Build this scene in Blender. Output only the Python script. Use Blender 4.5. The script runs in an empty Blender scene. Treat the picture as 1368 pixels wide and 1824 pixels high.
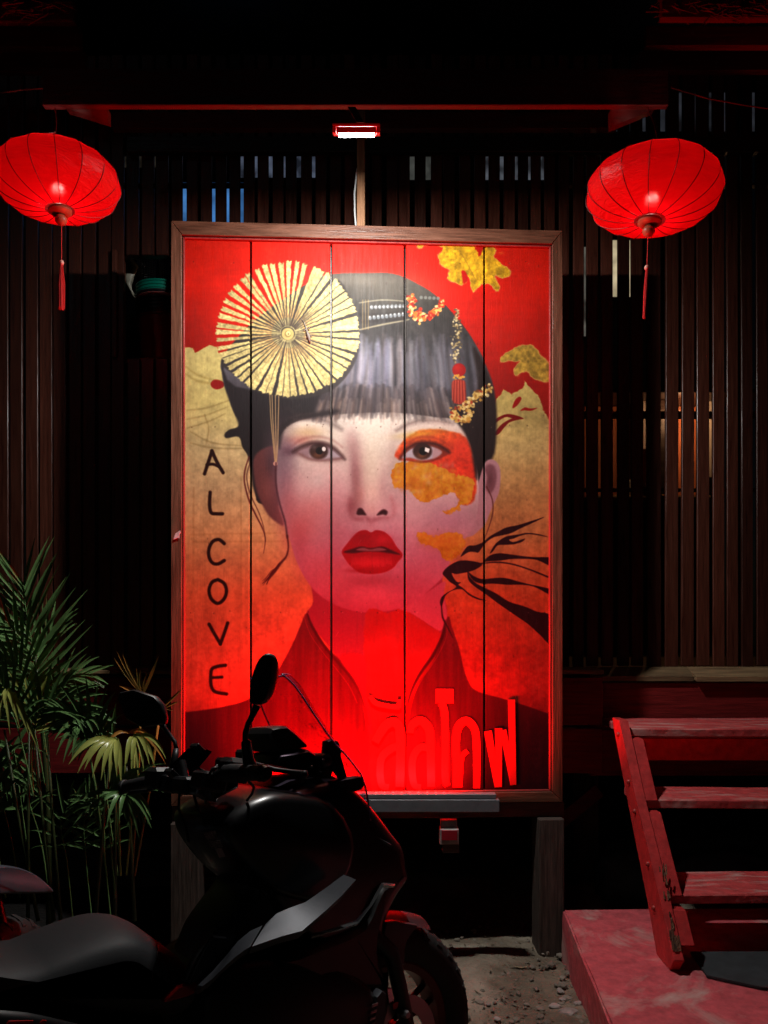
import bpy, bmesh, math, random
import numpy as np
from mathutils import Vector, Matrix

# ------------------------------------------------------------------ camera, night sky, exposure
scene = bpy.context.scene
EYE, F = 1.37, 1300.0            # eye height in metres, focal length in pixels of the 1368 x 1824 photograph
HOR = 1120.0                     # row of the horizon
R = math.radians
cam_data = bpy.data.cameras.new('camera')
cam = bpy.data.objects.new('camera', cam_data)
scene.collection.objects.link(cam)
scene.camera = cam
cam.location = (0, 0, EYE)
cam.rotation_euler = (R(90), 0, 0)
cam_data.sensor_fit = 'VERTICAL'
cam_data.sensor_height = 36.0
cam_data.lens = F / 1824.0 * 36.0
cam_data.shift_y = (HOR - 912.0) / 1824.0
cam_data.clip_start = 0.02
cam_data.clip_end = 500

world = bpy.data.worlds.new('World'); scene.world = world
world.use_nodes = True
wn = world.node_tree; bg = wn.nodes['Background']
sky = wn.nodes.new('ShaderNodeTexSky'); sky.sky_type = 'NISHITA'; sky.sun_disc = False
sky.sun_elevation = R(14); sky.sun_rotation = R(200)      # faint moon, behind and left of the camera
wn.links.new(sky.outputs[0], bg.inputs['Color'])
bg.inputs['Strength'].default_value = 0.00028

moon = bpy.data.lights.new('moon', 'SUN'); moon.energy = 0.006; moon.angle = R(3); moon.color = (.8, .88, 1)
mo = bpy.data.objects.new('moon', moon); scene.collection.objects.link(mo)
mo.rotation_euler = Vector((-.34, -.9, .45)).to_track_quat('Z', 'Y').to_euler()

scene.view_settings.view_transform = 'Standard'
scene.view_settings.look = 'None'
scene.view_settings.exposure = 0.0
scene.view_settings.gamma = 1.0
scene.view_settings.use_curve_mapping = False
scene.render.engine = 'CYCLES'
cy = scene.cycles
cy.max_bounces = 8; cy.diffuse_bounces = 3; cy.glossy_bounces = 4; cy.transmission_bounces = 8; cy.transparent_max_bounces = 12
cy.caustics_reflective = False; cy.caustics_refractive = False
cy.use_denoising = True
cy.sample_clamp_indirect = 3.0

LED_WHITE = 37.0     # watts of the lamp over the board
LED_RED = 92.0       # watts of the red wall washer

rnd = random.Random(5)
COL = scene.collection


def at(px, py, Y):
    """world point at depth Y seen in this pixel of the photograph"""
    return Vector(((px - 684.0) / F * Y, Y, EYE - (py - HOR) / F * Y))


# ------------------------------------------------------------------ materials
MATS = {}


def mat(name, base=(.5, .5, .5), rough=.5, metal=0., spec=.5, noise=0., nscale=20., nstretch=(1, 1, 1), col2=None,
        bump=0., bscale=60., emit=None, estr=0., coat=0., trans=0., ior=1.45, rvar=0., detail=5, coord='Object', bdist=.004, ovar=0.):
    if name in MATS: return MATS[name]
    m = bpy.data.materials.new(name); m.use_nodes = True
    nt = m.node_tree; N = nt.nodes; b = N['Principled BSDF']
    b.inputs['Base Color'].default_value = (*base, 1)
    b.inputs['Roughness'].default_value = rough
    b.inputs['Metallic'].default_value = metal
    b.inputs['Specular IOR Level'].default_value = spec
    b.inputs['Coat Weight'].default_value = coat
    b.inputs['Transmission Weight'].default_value = trans
    b.inputs['IOR'].default_value = ior
    if emit is not None:
        b.inputs['Emission Color'].default_value = (*emit, 1); b.inputs['Emission Strength'].default_value = estr
    if noise or bump or rvar:
        tc = N.new('ShaderNodeTexCoord'); mp = N.new('ShaderNodeMapping'); mp.inputs['Scale'].default_value = nstretch
        nt.links.new(tc.outputs[coord], mp.inputs['Vector'])
        # every copy of a part gets its own stretch of grain
        oi = N.new('ShaderNodeObjectInfo'); ad = N.new('ShaderNodeVectorMath'); ad.operation = 'ADD'
        sc = N.new('ShaderNodeVectorMath'); sc.operation = 'SCALE'; sc.inputs['Scale'].default_value = 37.0
        cb = N.new('ShaderNodeCombineXYZ')
        for k in range(3): nt.links.new(oi.outputs['Random'], cb.inputs[k])
        nt.links.new(cb.outputs[0], sc.inputs[0]); nt.links.new(mp.outputs[0], ad.inputs[0]); nt.links.new(sc.outputs[0], ad.inputs[1])
        vec = ad.outputs[0]
    if noise or rvar:
        nz = N.new('ShaderNodeTexNoise'); nz.inputs['Scale'].default_value = nscale; nz.inputs['Detail'].default_value = detail
        nz.inputs['Roughness'].default_value = .6
        nt.links.new(vec, nz.inputs['Vector'])
    if noise:
        rp = N.new('ShaderNodeValToRGB'); c2 = col2 if col2 else tuple(x * (1 - noise) for x in base)
        rp.color_ramp.elements[0].position = .32; rp.color_ramp.elements[1].position = .68
        rp.color_ramp.elements[0].color = (*c2, 1); rp.color_ramp.elements[1].color = (*base, 1)
        nt.links.new(nz.outputs['Fac'], rp.inputs[0]); nt.links.new(rp.outputs[0], b.inputs['Base Color'])
    if rvar:
        mr = N.new('ShaderNodeMapRange'); mr.inputs['From Min'].default_value = .3; mr.inputs['From Max'].default_value = .7
        mr.inputs['To Min'].default_value = max(0.02, rough - rvar); mr.inputs['To Max'].default_value = min(1, rough + rvar)
        nt.links.new(nz.outputs['Fac'], mr.inputs[0]); nt.links.new(mr.outputs[0], b.inputs['Roughness'])
    if bump:
        n2 = N.new('ShaderNodeTexNoise'); n2.inputs['Scale'].default_value = bscale; n2.inputs['Detail'].default_value = 4
        nt.links.new(vec, n2.inputs['Vector'])
        bp = N.new('ShaderNodeBump'); bp.inputs['Strength'].default_value = bump; bp.inputs['Distance'].default_value = bdist
        nt.links.new(n2.outputs['Fac'], bp.inputs['Height']); nt.links.new(bp.outputs[0], b.inputs['Normal'])
    if ovar:      # every slat, plank or board a little lighter or darker than its neighbour
        o2 = N.new('ShaderNodeObjectInfo'); mr2 = N.new('ShaderNodeMapRange'); mr2.inputs['To Min'].default_value = 1 - ovar; mr2.inputs['To Max'].default_value = 1 + ovar
        nt.links.new(o2.outputs['Random'], mr2.inputs[0]); vm = N.new('ShaderNodeVectorMath'); vm.operation = 'SCALE'
        if b.inputs['Base Color'].is_linked: nt.links.new(b.inputs['Base Color'].links[0].from_socket, vm.inputs[0])
        else: vm.inputs[0].default_value = base
        nt.links.new(mr2.outputs[0], vm.inputs['Scale']); nt.links.new(vm.outputs[0], b.inputs['Base Color'])
    MATS[name] = m
    return m


def wood(name, c1, c2, rough=.5, axis='z', spec=.4, bump=.5, scale=9., ovar=.0):
    st = {'z': (9, 9, .55), 'x': (.55, 9, 9), 'y': (9, .55, 9)}[axis]
    return mat(name, c1, rough, spec=spec, noise=1, col2=c2, nscale=scale, nstretch=st, bump=bump, bscale=scale * 3, rvar=.12, bdist=.002, ovar=ovar)


# ------------------------------------------------------------------ mesh helpers
def tag(o, label=None, cat=None, group=None, kind=None):
    if label: o['label'] = label
    if cat: o['category'] = cat
    if group: o['group'] = group
    if kind: o['kind'] = kind
    return o


def empty(name, loc=(0, 0, 0), label=None, cat=None, group=None):
    o = bpy.data.objects.new(name, None); COL.objects.link(o); o.location = loc
    o.empty_display_size = .05
    return tag(o, label, cat, group)


def link(name, me, m, parent=None, smooth=False, keep=True):
    o = bpy.data.objects.new(name, me); COL.objects.link(o)
    if m is not None and len(me.materials) == 0: me.materials.append(m)
    if parent is not None:
        o.parent = parent
        # vertices are given in world metres: undo where the parents stand
        p = parent; off = Vector((0, 0, 0))
        while p is not None:
            off += p.location; p = p.parent
        if keep: o.location = -off
    if smooth:
        for f in me.polygons: f.use_smooth = True
    return o


class MB:
    """gathers shapes into one bmesh"""
    def __init__(s): s.b = bmesh.new()

    def box(s, lo, hi, M=None, bev=0.):
        g = bmesh.ops.create_cube(s.b, size=1)['verts']
        lo, hi = Vector(lo), Vector(hi); c = (lo + hi) / 2; d = hi - lo
        for v in g: v.co = Vector((v.co.x * d.x, v.co.y * d.y, v.co.z * d.z)) + c
        if bev > 0:
            es = list({e for v in g for e in v.link_edges})
            r = bmesh.ops.bevel(s.b, geom=es, offset=bev, segments=1, affect='EDGES', profile=.5)
            g = list({v for f in r['faces'] for v in f.verts} | {v for v in g if v.is_valid})
        if M is not None:
            for v in g: v.co = M @ v.co
        return s

    def prism(s, pts, d, M=None):
        """polygon pts (3D, planar) pushed along vector d"""
        a = [s.b.verts.new(Vector(p)) for p in pts]; c = [s.b.verts.new(Vector(p) + Vector(d)) for p in pts]
        n = len(a)
        try: s.b.faces.new(a[::-1]); s.b.faces.new(c)
        except ValueError: pass
        for i in range(n): s.b.faces.new((a[i], a[(i + 1) % n], c[(i + 1) % n], c[i]))
        return s

    def loft(s, rings, cap=True, closed=True):
        vs = [[s.b.verts.new(Vector(p)) for p in r] for r in rings]
        n = len(vs[0])
        for i in range(len(vs) - 1):
            for j in range(n if closed else n - 1):
                k = (j + 1) % n
                s.b.faces.new((vs[i][j], vs[i][k], vs[i + 1][k], vs[i + 1][j]))
        if cap and closed:
            s.b.faces.new(vs[0][::-1]); s.b.faces.new(vs[-1])
        return s

    def tube(s, pts, r, seg=8, cap=True):
        P = [Vector(p) for p in pts]; n = len(P)
        rr = [r] * n if np.isscalar(r) else list(r)
        rings = []; up = None
        for i in range(n):
            d = (P[min(i + 1, n - 1)] - P[max(i - 1, 0)]).normalized()
            if up is None:
                up = d.orthogonal().normalized()
            up = (up - d * up.dot(d))
            up = up.normalized() if up.length > 1e-6 else d.orthogonal().normalized()
            w = d.cross(up)
            rings.append([P[i] + (up * math.cos(2 * math.pi * k / seg) + w * math.sin(2 * math.pi * k / seg)) * rr[i] for k in range(seg)])
        return s.loft(rings, cap)

    def lathe(s, prof, c=(0, 0, 0), M=None, seg=24):
        """prof: (radius, height) list round the z axis"""
        rings = []
        for (r, z) in prof:
            ring = [Vector((r * math.cos(2 * math.pi * k / seg), r * math.sin(2 * math.pi * k / seg), z)) for k in range(seg)]
            if M is not None: ring = [M @ p for p in ring]
            rings.append([p + Vector(c) for p in ring])
        vs = [[s.b.verts.new(p) for p in r] for r in rings]
        for i in range(len(vs) - 1):
            for j in range(seg):
                k = (j + 1) % seg
                s.b.faces.new((vs[i][j], vs[i][k], vs[i + 1][k], vs[i + 1][j]))
        return s

    def me(s, name, recalc=True):
        if recalc: bmesh.ops.recalc_face_normals(s.b, faces=s.b.faces[:])
        m = bpy.data.meshes.new(name); s.b.to_mesh(m); s.b.free(); return m

    def build(s, name, m, parent=None, smooth=False, angle=None):
        me = s.me(name)
        o = link(name, me, m, parent, smooth)
        if angle is not None:
            for f in me.polygons: f.use_smooth = True
            me.set_sharp_from_angle(angle=R(angle))
        return o


def copy_tree(o, parent=None):
    c = o.copy(); COL.objects.link(c); c.parent = parent
    for ch in list(o.children): copy_tree(ch, c)
    return c

# ------------------------------------------------------------------ the painting on the board
# (flat print: a picture computed here, stroke by stroke, laid over the five planks)
class Paint:
    def __init__(self, PX, PY, seed=7):
        self.PX = PX.astype(np.float32); self.PY = PY.astype(np.float32)
        self.H, self.W = PX.shape
        self.C = np.zeros((self.H, self.W, 3), np.float32)
        self.rng = np.random.default_rng(seed)
        self.nc = {}
    def noise(self, sx, sy=None, seed=0, octs=3):
        sy = sy or sx
        key = (sx, sy, seed, octs)
        if key in self.nc: return self.nc[key]
        out = np.zeros((self.H, self.W), np.float32); amp = 1.0; tot = 0
        rng = np.random.default_rng(int(seed * 1000 + sx * 10 + sy))
        for o in range(octs):
            gx = int(760 / sx) + 4; gy = int(1100 / sy) + 4
            g = rng.random((gy, gx)).astype(np.float32)
            u = np.clip((self.PX - 300) / sx, 0, gx - 2.001); v = np.clip((self.PY - 390) / sy, 0, gy - 2.001)
            iu = u.astype(np.int32); iv = v.astype(np.int32); fu = u - iu; fv = v - iv
            fu = fu * fu * (3 - 2 * fu); fv = fv * fv * (3 - 2 * fv)
            a = g[iv, iu] * (1 - fu) + g[iv, iu + 1] * fu
            b = g[iv + 1, iu] * (1 - fu) + g[iv + 1, iu + 1] * fu
            out += amp * (a * (1 - fv) + b * fv); tot += amp
            amp *= .55; sx /= 2.; sy /= 2.
        out = out / tot * 2 - 1
        self.nc[key] = out
        return out
    def box(self, x0, y0, x1, y1):
        # index window covering this rectangle
        cx = self.PX[self.H // 2]; cy = self.PY[:, self.W // 2]
        j = np.where((cx > x0 - 6) & (cx < x1 + 6))[0]; i = np.where((cy > y0 - 16) & (cy < y1 + 16))[0]
        if len(i) == 0 or len(j) == 0: return None
        return slice(i[0], i[-1] + 1), slice(j[0], j[-1] + 1)
    def put(self, s, m, col):
        m = m[..., None]
        if isinstance(col, np.ndarray) and col.ndim == 3: c = col
        else: c = np.array(col, np.float32) / 255.
        self.C[s] = self.C[s] * (1 - m) + c * m
    @staticmethod
    def smoothp(pts, closed, n=5):
        P = np.array(pts, np.float32); N = len(P); out = []
        rngi = range(N) if closed else range(N - 1)
        for i in rngi:
            if closed: p0, p1, p2, p3 = P[i - 1], P[i], P[(i + 1) % N], P[(i + 2) % N]
            else: p0, p1, p2, p3 = P[max(i - 1, 0)], P[i], P[i + 1], P[min(i + 2, N - 1)]
            for k in range(n):
                t = k / n
                out.append(.5 * ((2 * p1) + (-p0 + p2) * t + (2 * p0 - 5 * p1 + 4 * p2 - p3) * t * t + (-p0 + 3 * p1 - 3 * p2 + p3) * t ** 3))
        if not closed: out.append(P[-1])
        return np.array(out, np.float32)
    def mask(self, pts, soft=1.2, smooth=True, jag=0, js=9, seed=1):
        P = self.smoothp(pts, True, 4) if smooth else np.array(pts, np.float32)
        pad = soft + jag + 2
        s = self.box(P[:, 0].min() - pad, P[:, 1].min() - pad, P[:, 0].max() + pad, P[:, 1].max() + pad)
        if s is None: return None, None
        X = self.PX[s]; Y = self.PY[s]
        if jag:
            X = X + self.noise(js, js, seed)[s] * jag; Y = Y + self.noise(js, js, seed + 50)[s] * jag
        d = np.full(X.shape, 1e9, np.float32); ins = np.zeros(X.shape, bool)
        for i in range(len(P)):
            ax, ay = P[i - 1]; bx, by = P[i]
            ex, ey = bx - ax, by - ay; L = ex * ex + ey * ey + 1e-9
            t = np.clip(((X - ax) * ex + (Y - ay) * ey) / L, 0, 1)
            d = np.minimum(d, (X - ax - t * ex) ** 2 + (Y - ay - t * ey) ** 2)
            if ay != by:
                c = ((ay > Y) != (by > Y)) & (X < (bx - ax) * (Y - ay) / (by - ay) + ax)
                ins ^= c
        sd = np.sqrt(d); sd = np.where(ins, sd, -sd)
        m = np.clip(sd / soft * .5 + .5, 0, 1)
        return s, m * m * (3 - 2 * m)
    def poly(self, pts, col, soft=1.2, a=1., **k):
        s, m = self.mask(pts, soft, **k)
        if s is None: return
        if callable(col): col = col(s)
        self.put(s, m * a, col)
    def stroke(self, pts, w, col, soft=1.0, a=1., smooth=True, jag=0):
        P = self.smoothp([p[:2] for p in pts], False, 6) if smooth and len(pts) > 2 else np.array(pts, np.float32)[:, :2]
        n = len(P)
        if np.isscalar(w): Wd = np.full(n, w / 2., np.float32)
        else: Wd = np.interp(np.linspace(0, 1, n), np.linspace(0, 1, len(w)), np.array(w) / 2.).astype(np.float32)
        pad = Wd.max() + soft + 1
        s = self.box(P[:, 0].min() - pad, P[:, 1].min() - pad, P[:, 0].max() + pad, P[:, 1].max() + pad)
        if s is None: return
        X = self.PX[s]; Y = self.PY[s]; best = np.full(X.shape, -1e9, np.float32)
        if jag: X = X + self.noise(7, 7, 3)[s] * jag
        for i in range(n - 1):
            ax, ay = P[i]; bx, by = P[i + 1]; ex, ey = bx - ax, by - ay; L = ex * ex + ey * ey + 1e-9
            t = np.clip(((X - ax) * ex + (Y - ay) * ey) / L, 0, 1)
            dd = Wd[i] * (1 - t) + Wd[i + 1] * t - np.sqrt((X - ax - t * ex) ** 2 + (Y - ay - t * ey) ** 2)
            best = np.maximum(best, dd)
        m = np.clip(best / soft * .5 + .5, 0, 1)
        self.put(s, m * a, col)
    def blob(self, cx, cy, rx, ry, col, a=.5, rot=0, p=1.0):
        R = max(rx, ry) * 2.3
        s = self.box(cx - R, cy - R, cx + R, cy + R)
        if s is None: return
        X = self.PX[s] - cx; Y = self.PY[s] - cy; c, si = math.cos(rot), math.sin(rot)
        u = (X * c + Y * si) / rx; v = (-X * si + Y * c) / ry
        self.put(s, a * np.exp(-(u * u + v * v) ** p), col)
    def disc(self, cx, cy, rx, ry, col, soft=1., a=1.):
        s = self.box(cx - rx - 3, cy - ry - 3, cx + rx + 3, cy + ry + 3)
        if s is None: return
        X = self.PX[s] - cx; Y = self.PY[s] - cy
        r = np.sqrt((X / rx) ** 2 + (Y / ry) ** 2)
        m = np.clip((1 - r) * min(rx, ry) / soft + .5, 0, 1)
        self.put(s, m * a, col)


def lerpc(stops, y):
    ys = [q[0] for q in stops]
    return np.stack([np.interp(y, ys, [q[1][k] / 255. for q in stops]) for k in range(3)], -1).astype(np.float32)


def paint_mural(PX, PY):
    P = Paint(PX, PY); X, Y = P.PX, P.PY
    full = (slice(0, P.H), slice(0, P.W))
    n1 = P.noise(60, 60, 1); n2 = P.noise(14, 14, 2); n3 = P.noise(5, 5, 3, 2); nv = P.noise(6, 90, 4); nw = P.noise(26, 200, 9)
    fine = P.noise(2.6, 2.6, 6, 1)
    # --- red ground
    red = lerpc([(430, (212, 36, 14)), (520, (206, 34, 14)), (610, (182, 32, 18)), (690, (150, 28, 20)), (800, (140, 28, 18))], Y)
    red = red * (1 + .07 * n1[..., None] + .05 * n2[..., None] + .03 * P.noise(120, 4, 8)[..., None])
    P.C[:] = red
    m = np.clip((n2 * .5 + n1 * .8 - .15), 0, 1) * np.clip((X - 860) / 60, 0, 1) * np.clip(1 - abs(Y - 590) / 90, 0, 1)
    P.put(full, m * .5, (95, 38, 24))
    m = np.clip((390 - X) / 60, 0, 1) * np.clip((Y - 500) / 80, 0, 1)
    P.put(full, m * .4, (120, 28, 18))
    # --- gold ground of the lower two thirds
    gold = lerpc([(600, (204, 190, 128)), (720, (200, 186, 124)), (800, (202, 184, 136)), (870, (206, 178, 132)), (960, (206, 160, 108)), (1060, (196, 112, 70)), (1180, (196, 96, 66)), (1300, (180, 78, 56))], Y)
    gold = gold * (1 + .10 * n2[..., None] + .09 * n1[..., None] + .07 * nv[..., None] + .05 * n3[..., None])
    goldR = lerpc([(600, (182, 162, 96)), (720, (178, 160, 100)), (800, (188, 166, 112)), (870, (192, 152, 98)), (960, (190, 128, 78)), (1060, (186, 84, 46)), (1180, (176, 56, 40)), (1300, (168, 50, 44))], Y)
    goldR = goldR * (1 + .13 * n2[..., None] + .10 * n1[..., None] + .06 * nv[..., None] + .06 * n3[..., None])
    gl = lambda s: gold[s]
    gr = lambda s: goldR[s]
    P.poly([(290, 616), (342, 622), (352, 628), (372, 618), (386, 622), (398, 634), (430, 640), (560, 700), (600, 900), (600, 1300), (290, 1300)], gl, 1.4, smooth=False, jag=5, js=12)
    P.poly([(862, 790), (876, 730), (884, 712), (893, 702), (896, 696), (912, 703), (916, 700), (930, 694), (934, 680), (941, 690), (950, 700), (958, 706), (962, 716), (970, 735), (975, 748), (1010, 760), (1010, 1300), (780, 1300), (780, 1000)], gr, 1.3, smooth=False, jag=3, js=9)
    # cloud shapes outlined in pale yellow
    def cloud(pts, col1, seed=1, jag=4.5):
        P.poly(pts, (214, 190, 112), 2.2, jag=jag, js=11, seed=seed)
        s, mk = P.mask([(x, y) for x, y in pts], 3.5, jag=jag, js=11, seed=seed)
        mk = np.clip((mk - .55) * 3, 0, 1)
        base = np.array(col1, np.float32) / 255 * (1 + .22 * n2[..., None] + .22 * n3[..., None])
        P.put(s, mk, base[s])
    cloud([(888, 640), (905, 628), (922, 619), (943, 615), (955, 622), (966, 638), (978, 648), (1000, 655), (1000, 682), (960, 680), (946, 672), (938, 664), (920, 672), (917, 658), (925, 646), (908, 644), (893, 648)], (170, 140, 62), 3)
    cloud([(741, 420), (742, 440), (752, 447), (762, 437), (778, 438), (788, 445), (779, 458), (782, 472), (797, 480), (800, 488), (797, 500), (812, 508), (820, 513), (830, 502), (824, 495), (822, 486), (833, 494), (838, 508), (841, 524), (853, 512), (864, 508), (874, 513), (884, 522), (888, 514), (883, 503), (880, 496), (895, 498), (909, 494), (906, 482), (896, 477), (892, 470), (880, 462), (883, 450), (872, 438), (866, 420)], (206, 162, 36), 5, 5)
    P.poly([(846, 444), (856, 440), (859, 452), (852, 458)], (186, 24, 12), 1.4, jag=3)
    P.poly([(822, 486), (830, 487), (833, 500), (826, 508)], (186, 24, 12), 1.4, jag=2)
    P.stroke([(817, 448), (828, 466), (838, 484), (846, 500)], 1.3, (150, 118, 40), a=.7)
    for k in range(26):
        x = 785 + P.rng.random() * 110; y = 440 + P.rng.random() * 60
        P.blob(x, y, 3 + 4 * P.rng.random(), 2 + 3 * P.rng.random(), (236, 206, 80) if k % 2 else (166, 128, 30), .25)
    # red bits inside the right gold bank
    P.poly([(912, 728), (916, 715), (924, 708), (928, 712), (920, 724)], (150, 24, 20), 1.2)
    P.poly([(926, 733), (934, 727), (944, 729), (956, 728), (944, 733), (934, 732)], (150, 24, 20), 1.1)
    P.poly([(878, 752), (888, 744), (902, 739), (918, 741), (932, 747), (918, 748), (902, 744), (890, 749), (880, 756)], (120, 18, 18), 1.1)
    P.poly([(879, 776), (888, 762), (900, 752), (914, 746), (924, 748), (908, 753), (898, 762), (888, 774)], (120, 18, 18), 1.1)
    P.stroke([(332, 655), (350, 668), (372, 676), (395, 680)], [2, 4, 2], (150, 130, 72), 2, .5)
    P.stroke([(332, 668), (352, 680), (374, 684), (398, 690)], [2, 6, 2], (150, 130, 72), 2, .45)
    P.poly([(376, 684), (382, 678), (392, 679), (400, 684), (397, 692), (386, 695), (378, 691)], (150, 28, 22), 1.4)
    for (a_, b_, c_) in [((334, 732), (368, 728), (410, 714)), ((334, 748), (370, 740), (406, 726)), ((334, 764), (372, 752), (402, 738)), ((340, 790), (380, 799), (440, 800)), ((340, 770), (380, 790), (436, 795)), ((365, 740), (372, 765), (368, 790))]:
        P.stroke([a_, b_, c_], [2, 3, 1.5], (120, 98, 56), 1.6, .38)
    for (a_, b_) in [((340, 953), (500, 950)), ((345, 966), (505, 965)), ((430, 850), (430, 1100)), ((346, 870), (345, 1050))]:
        P.stroke([a_, b_], 2, (138, 92, 48), 2, .28)
    # --- hair
    hair = lerpc([(480, (98, 92, 84)), (540, (66, 62, 58)), (600, (64, 60, 60)), (660, (96, 92, 98)), (705, (82, 76, 82)), (745, (50, 44, 44)), (860, (44, 34, 34))], Y)
    hair = hair * (1 + .12 * n2[..., None] + .12 * nv[..., None])
    hl = lambda s: hair[s]
    head = [(560, 500), (600, 489), (650, 488), (700, 489), (740, 506), (775, 528), (806, 560), (832, 592), (856, 632), (868, 660), (878, 690), (882, 730), (881, 770), (878, 808), (862, 832), (860, 880), (840, 900), (780, 900), (560, 900), (470, 900), (455, 880), (452, 850), (447, 826), (442, 812), (432, 797), (426, 779), (404, 781), (402, 773), (410, 766), (424, 762), (427, 752), (420, 742), (412, 724), (408, 708), (400, 688), (396, 666), (394, 648), (410, 620), (470, 560)]
    P.poly(head, hl, 1.6)
    P.poly([(396, 640), (420, 690), (560, 700), (640, 680), (620, 720), (560, 745), (505, 760), (490, 900), (455, 880), (442, 812), (426, 779), (404, 781), (402, 773), (424, 762), (420, 742), (400, 688)], (44, 38, 40), 3, .92)
    P.poly([(842, 620), (870, 668), (884, 730), (880, 808), (862, 832), (850, 850), (835, 790), (815, 745), (850, 700)], (46, 34, 32), 4, .92)
    P.blob(690, 520, 80, 24, (120, 114, 104), .5)
    P.blob(640, 500, 70, 12, (150, 142, 130), .4)
    # sheen of the fringe: many thin locks
    rng = P.rng
    for k in range(520):
        x = 590 + rng.random() * 250; 
        y0 = 596 + rng.random() * 50; y1 = 668 + rng.random() * 68
        cx = 700; bend = (x - cx) * .10
        lit = math.exp(-((x - 665) / 62) ** 2) * .9 + math.exp(-((x - 780) / 30) ** 2) * .32 + .12
        hue = rng.choice(3)
        col = [(178, 184, 198), (160, 158, 182), (186, 172, 170)][hue] if rng.random() < .32 + lit * .42 else (36, 33, 36)
        P.stroke([(x, y0), (x + bend * .4, (y0 + y1) / 2), (x + bend, y1)], [.3, 2.2 + rng.random() * 3.2, .3], col, 4, .07 + .24 * lit)
    # --- face
    skin = lerpc([(730, (212, 206, 196)), (790, (204, 192, 180)), (850, (196, 174, 168)), (920, (188, 152, 156)), (990, (184, 120, 136)), (1050, (182, 84, 104)), (1110, (174, 64, 88))], Y)
    skin = skin * (1 + .05 * n2[..., None] + .09 * n1[..., None] + .012 * n3[..., None] + .02 * nv[..., None])
    sk = lambda s: skin[s]
    # neck
    P.poly([(556, 1020), (558, 1072), (546, 1094), (560, 1120), (600, 1170), (640, 1230), (660, 1260), (720, 1260), (750, 1200), (780, 1150), (796, 1098), (790, 1060), (788, 1020), (800, 960), (600, 960)], (150, 42, 62), 1.6)
    P.poly([(700, 1092), (760, 1056), (792, 1036), (790, 1060), (796, 1098), (784, 1124), (768, 1116), (740, 1098), (722, 1090)], (186, 84, 104), 1.4, .9)
    # right ear and jaw corner
    P.poly([(858, 838), (866, 822), (878, 820), (888, 830), (891, 850), (888, 878), (878, 900), (872, 914), (864, 934), (850, 948), (838, 956), (826, 950), (846, 880)], (176, 136, 142), 1.6)
    P.poly([(862, 836), (870, 828), (880, 832), (884, 848), (881, 868), (872, 880), (864, 868), (868, 852)], (122, 78, 86), 3.2, .8)
    P.blob(872, 856, 6, 16, (96, 58, 64), .6)
    face = [(560, 744), (620, 738), (700, 736), (770, 744), (815, 752), (836, 790), (848, 830), (852, 880), (846, 930), (828, 960), (806, 985), (802, 1000), (790, 1026), (768, 1048), (742, 1070), (712, 1084), (680, 1090), (650, 1091), (620, 1086), (590, 1074), (560, 1052), (540, 1024), (526, 994), (516, 960), (504, 930), (496, 900), (492, 860), (490, 820), (498, 780), (520, 756)]
    P.poly(face, sk, 1.8)
    # left ear / side hair shade
    P.poly([(452, 820), (470, 800), (492, 800), (492, 850), (495, 895), (506, 935), (494, 932), (478, 918), (466, 896), (456, 868)], (108, 64, 62), 3)
    P.blob(478, 872, 14, 26, (146, 88, 82), .55)
    P.blob(484, 826, 10, 22, (70, 46, 50), .6)
    # modelling of the face: warm and cool patches
    B = P.blob
    B(506, 850, 20, 70, (108, 80, 100), .6); B(500, 800, 26, 40, (104, 84, 92), .6); B(640, 840, 14, 60, (150, 96, 96), .35); B(620, 800, 14, 20, (150, 116, 112), .35); B(600, 960, 30, 60, (180, 96, 110), .3); B(514, 900, 20, 46, (176, 92, 96), .5); B(530, 950, 22, 34, (190, 84, 84), .5, .3)
    B(560, 870, 40, 30, (208, 170, 166), .55); B(567, 858, 18, 14, (200, 196, 188), .4)
    B(548, 935, 40, 40, (206, 110, 110), .42); B(596, 905, 26, 50, (186, 130, 138), .4)
    B(654, 775, 60, 36, (224, 218, 204), .55); B(662, 835, 22, 56, (230, 220, 194), .5); B(664, 880, 18, 22, (224, 196, 178), .5)
    B(632, 845, 9, 52, (146, 104, 112), .55, -.05); B(628, 790, 14, 28, (168, 132, 130), .5, -.3); B(700, 810, 10, 40, (180, 150, 140), .35)
    B(628, 902, 12, 20, (134, 66, 72), .6); B(634, 860, 8, 46, (150, 98, 96), .45, -.04); B(642, 884, 8, 16, (176, 120, 112), .4); B(682, 870, 8, 34, (176, 138, 140), .35); B(560, 905, 34, 22, (204, 124, 122), .4); B(700, 960, 22, 30, (182, 112, 132), .35); B(596, 1000, 26, 34, (170, 78, 98), .4); B(740, 1040, 36, 26, (170, 72, 96), .4); B(536, 980, 16, 34, (164, 72, 86), .45); B(661, 908, 14, 10, (214, 170, 160), .45); B(662, 926, 30, 5, (140, 74, 84), .4); B(700, 900, 12, 18, (188, 130, 134), .35)
    B(735, 900, 50, 34, (206, 168, 168), .45); B(800, 925, 40, 26, (182, 128, 146), .5); B(770, 1000, 40, 40, (196, 104, 122), .5)
    B(600, 1030, 50, 28, (196, 90, 100), .45); B(660, 1035, 42, 12, (150, 52, 66), .5); B(660, 1062, 40, 16, (202, 96, 112), .45)
    B(660, 935, 12, 12, (188, 124, 134), .5); B(612, 950, 22, 18, (176, 104, 120), .3); B(560, 1000, 30, 30, (196, 88, 96), .4)
    B(705, 930, 18, 26, (202, 150, 160), .3)
    P.stroke([(624, 890), (623, 908), (630, 922), (644, 927)], [2, 5, 4, 1], (138, 70, 78), 5, .45)
    P.stroke([(696, 886), (702, 904), (700, 918), (690, 924)], [2, 4, 3, 1], (166, 96, 102), 5, .45)
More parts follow.
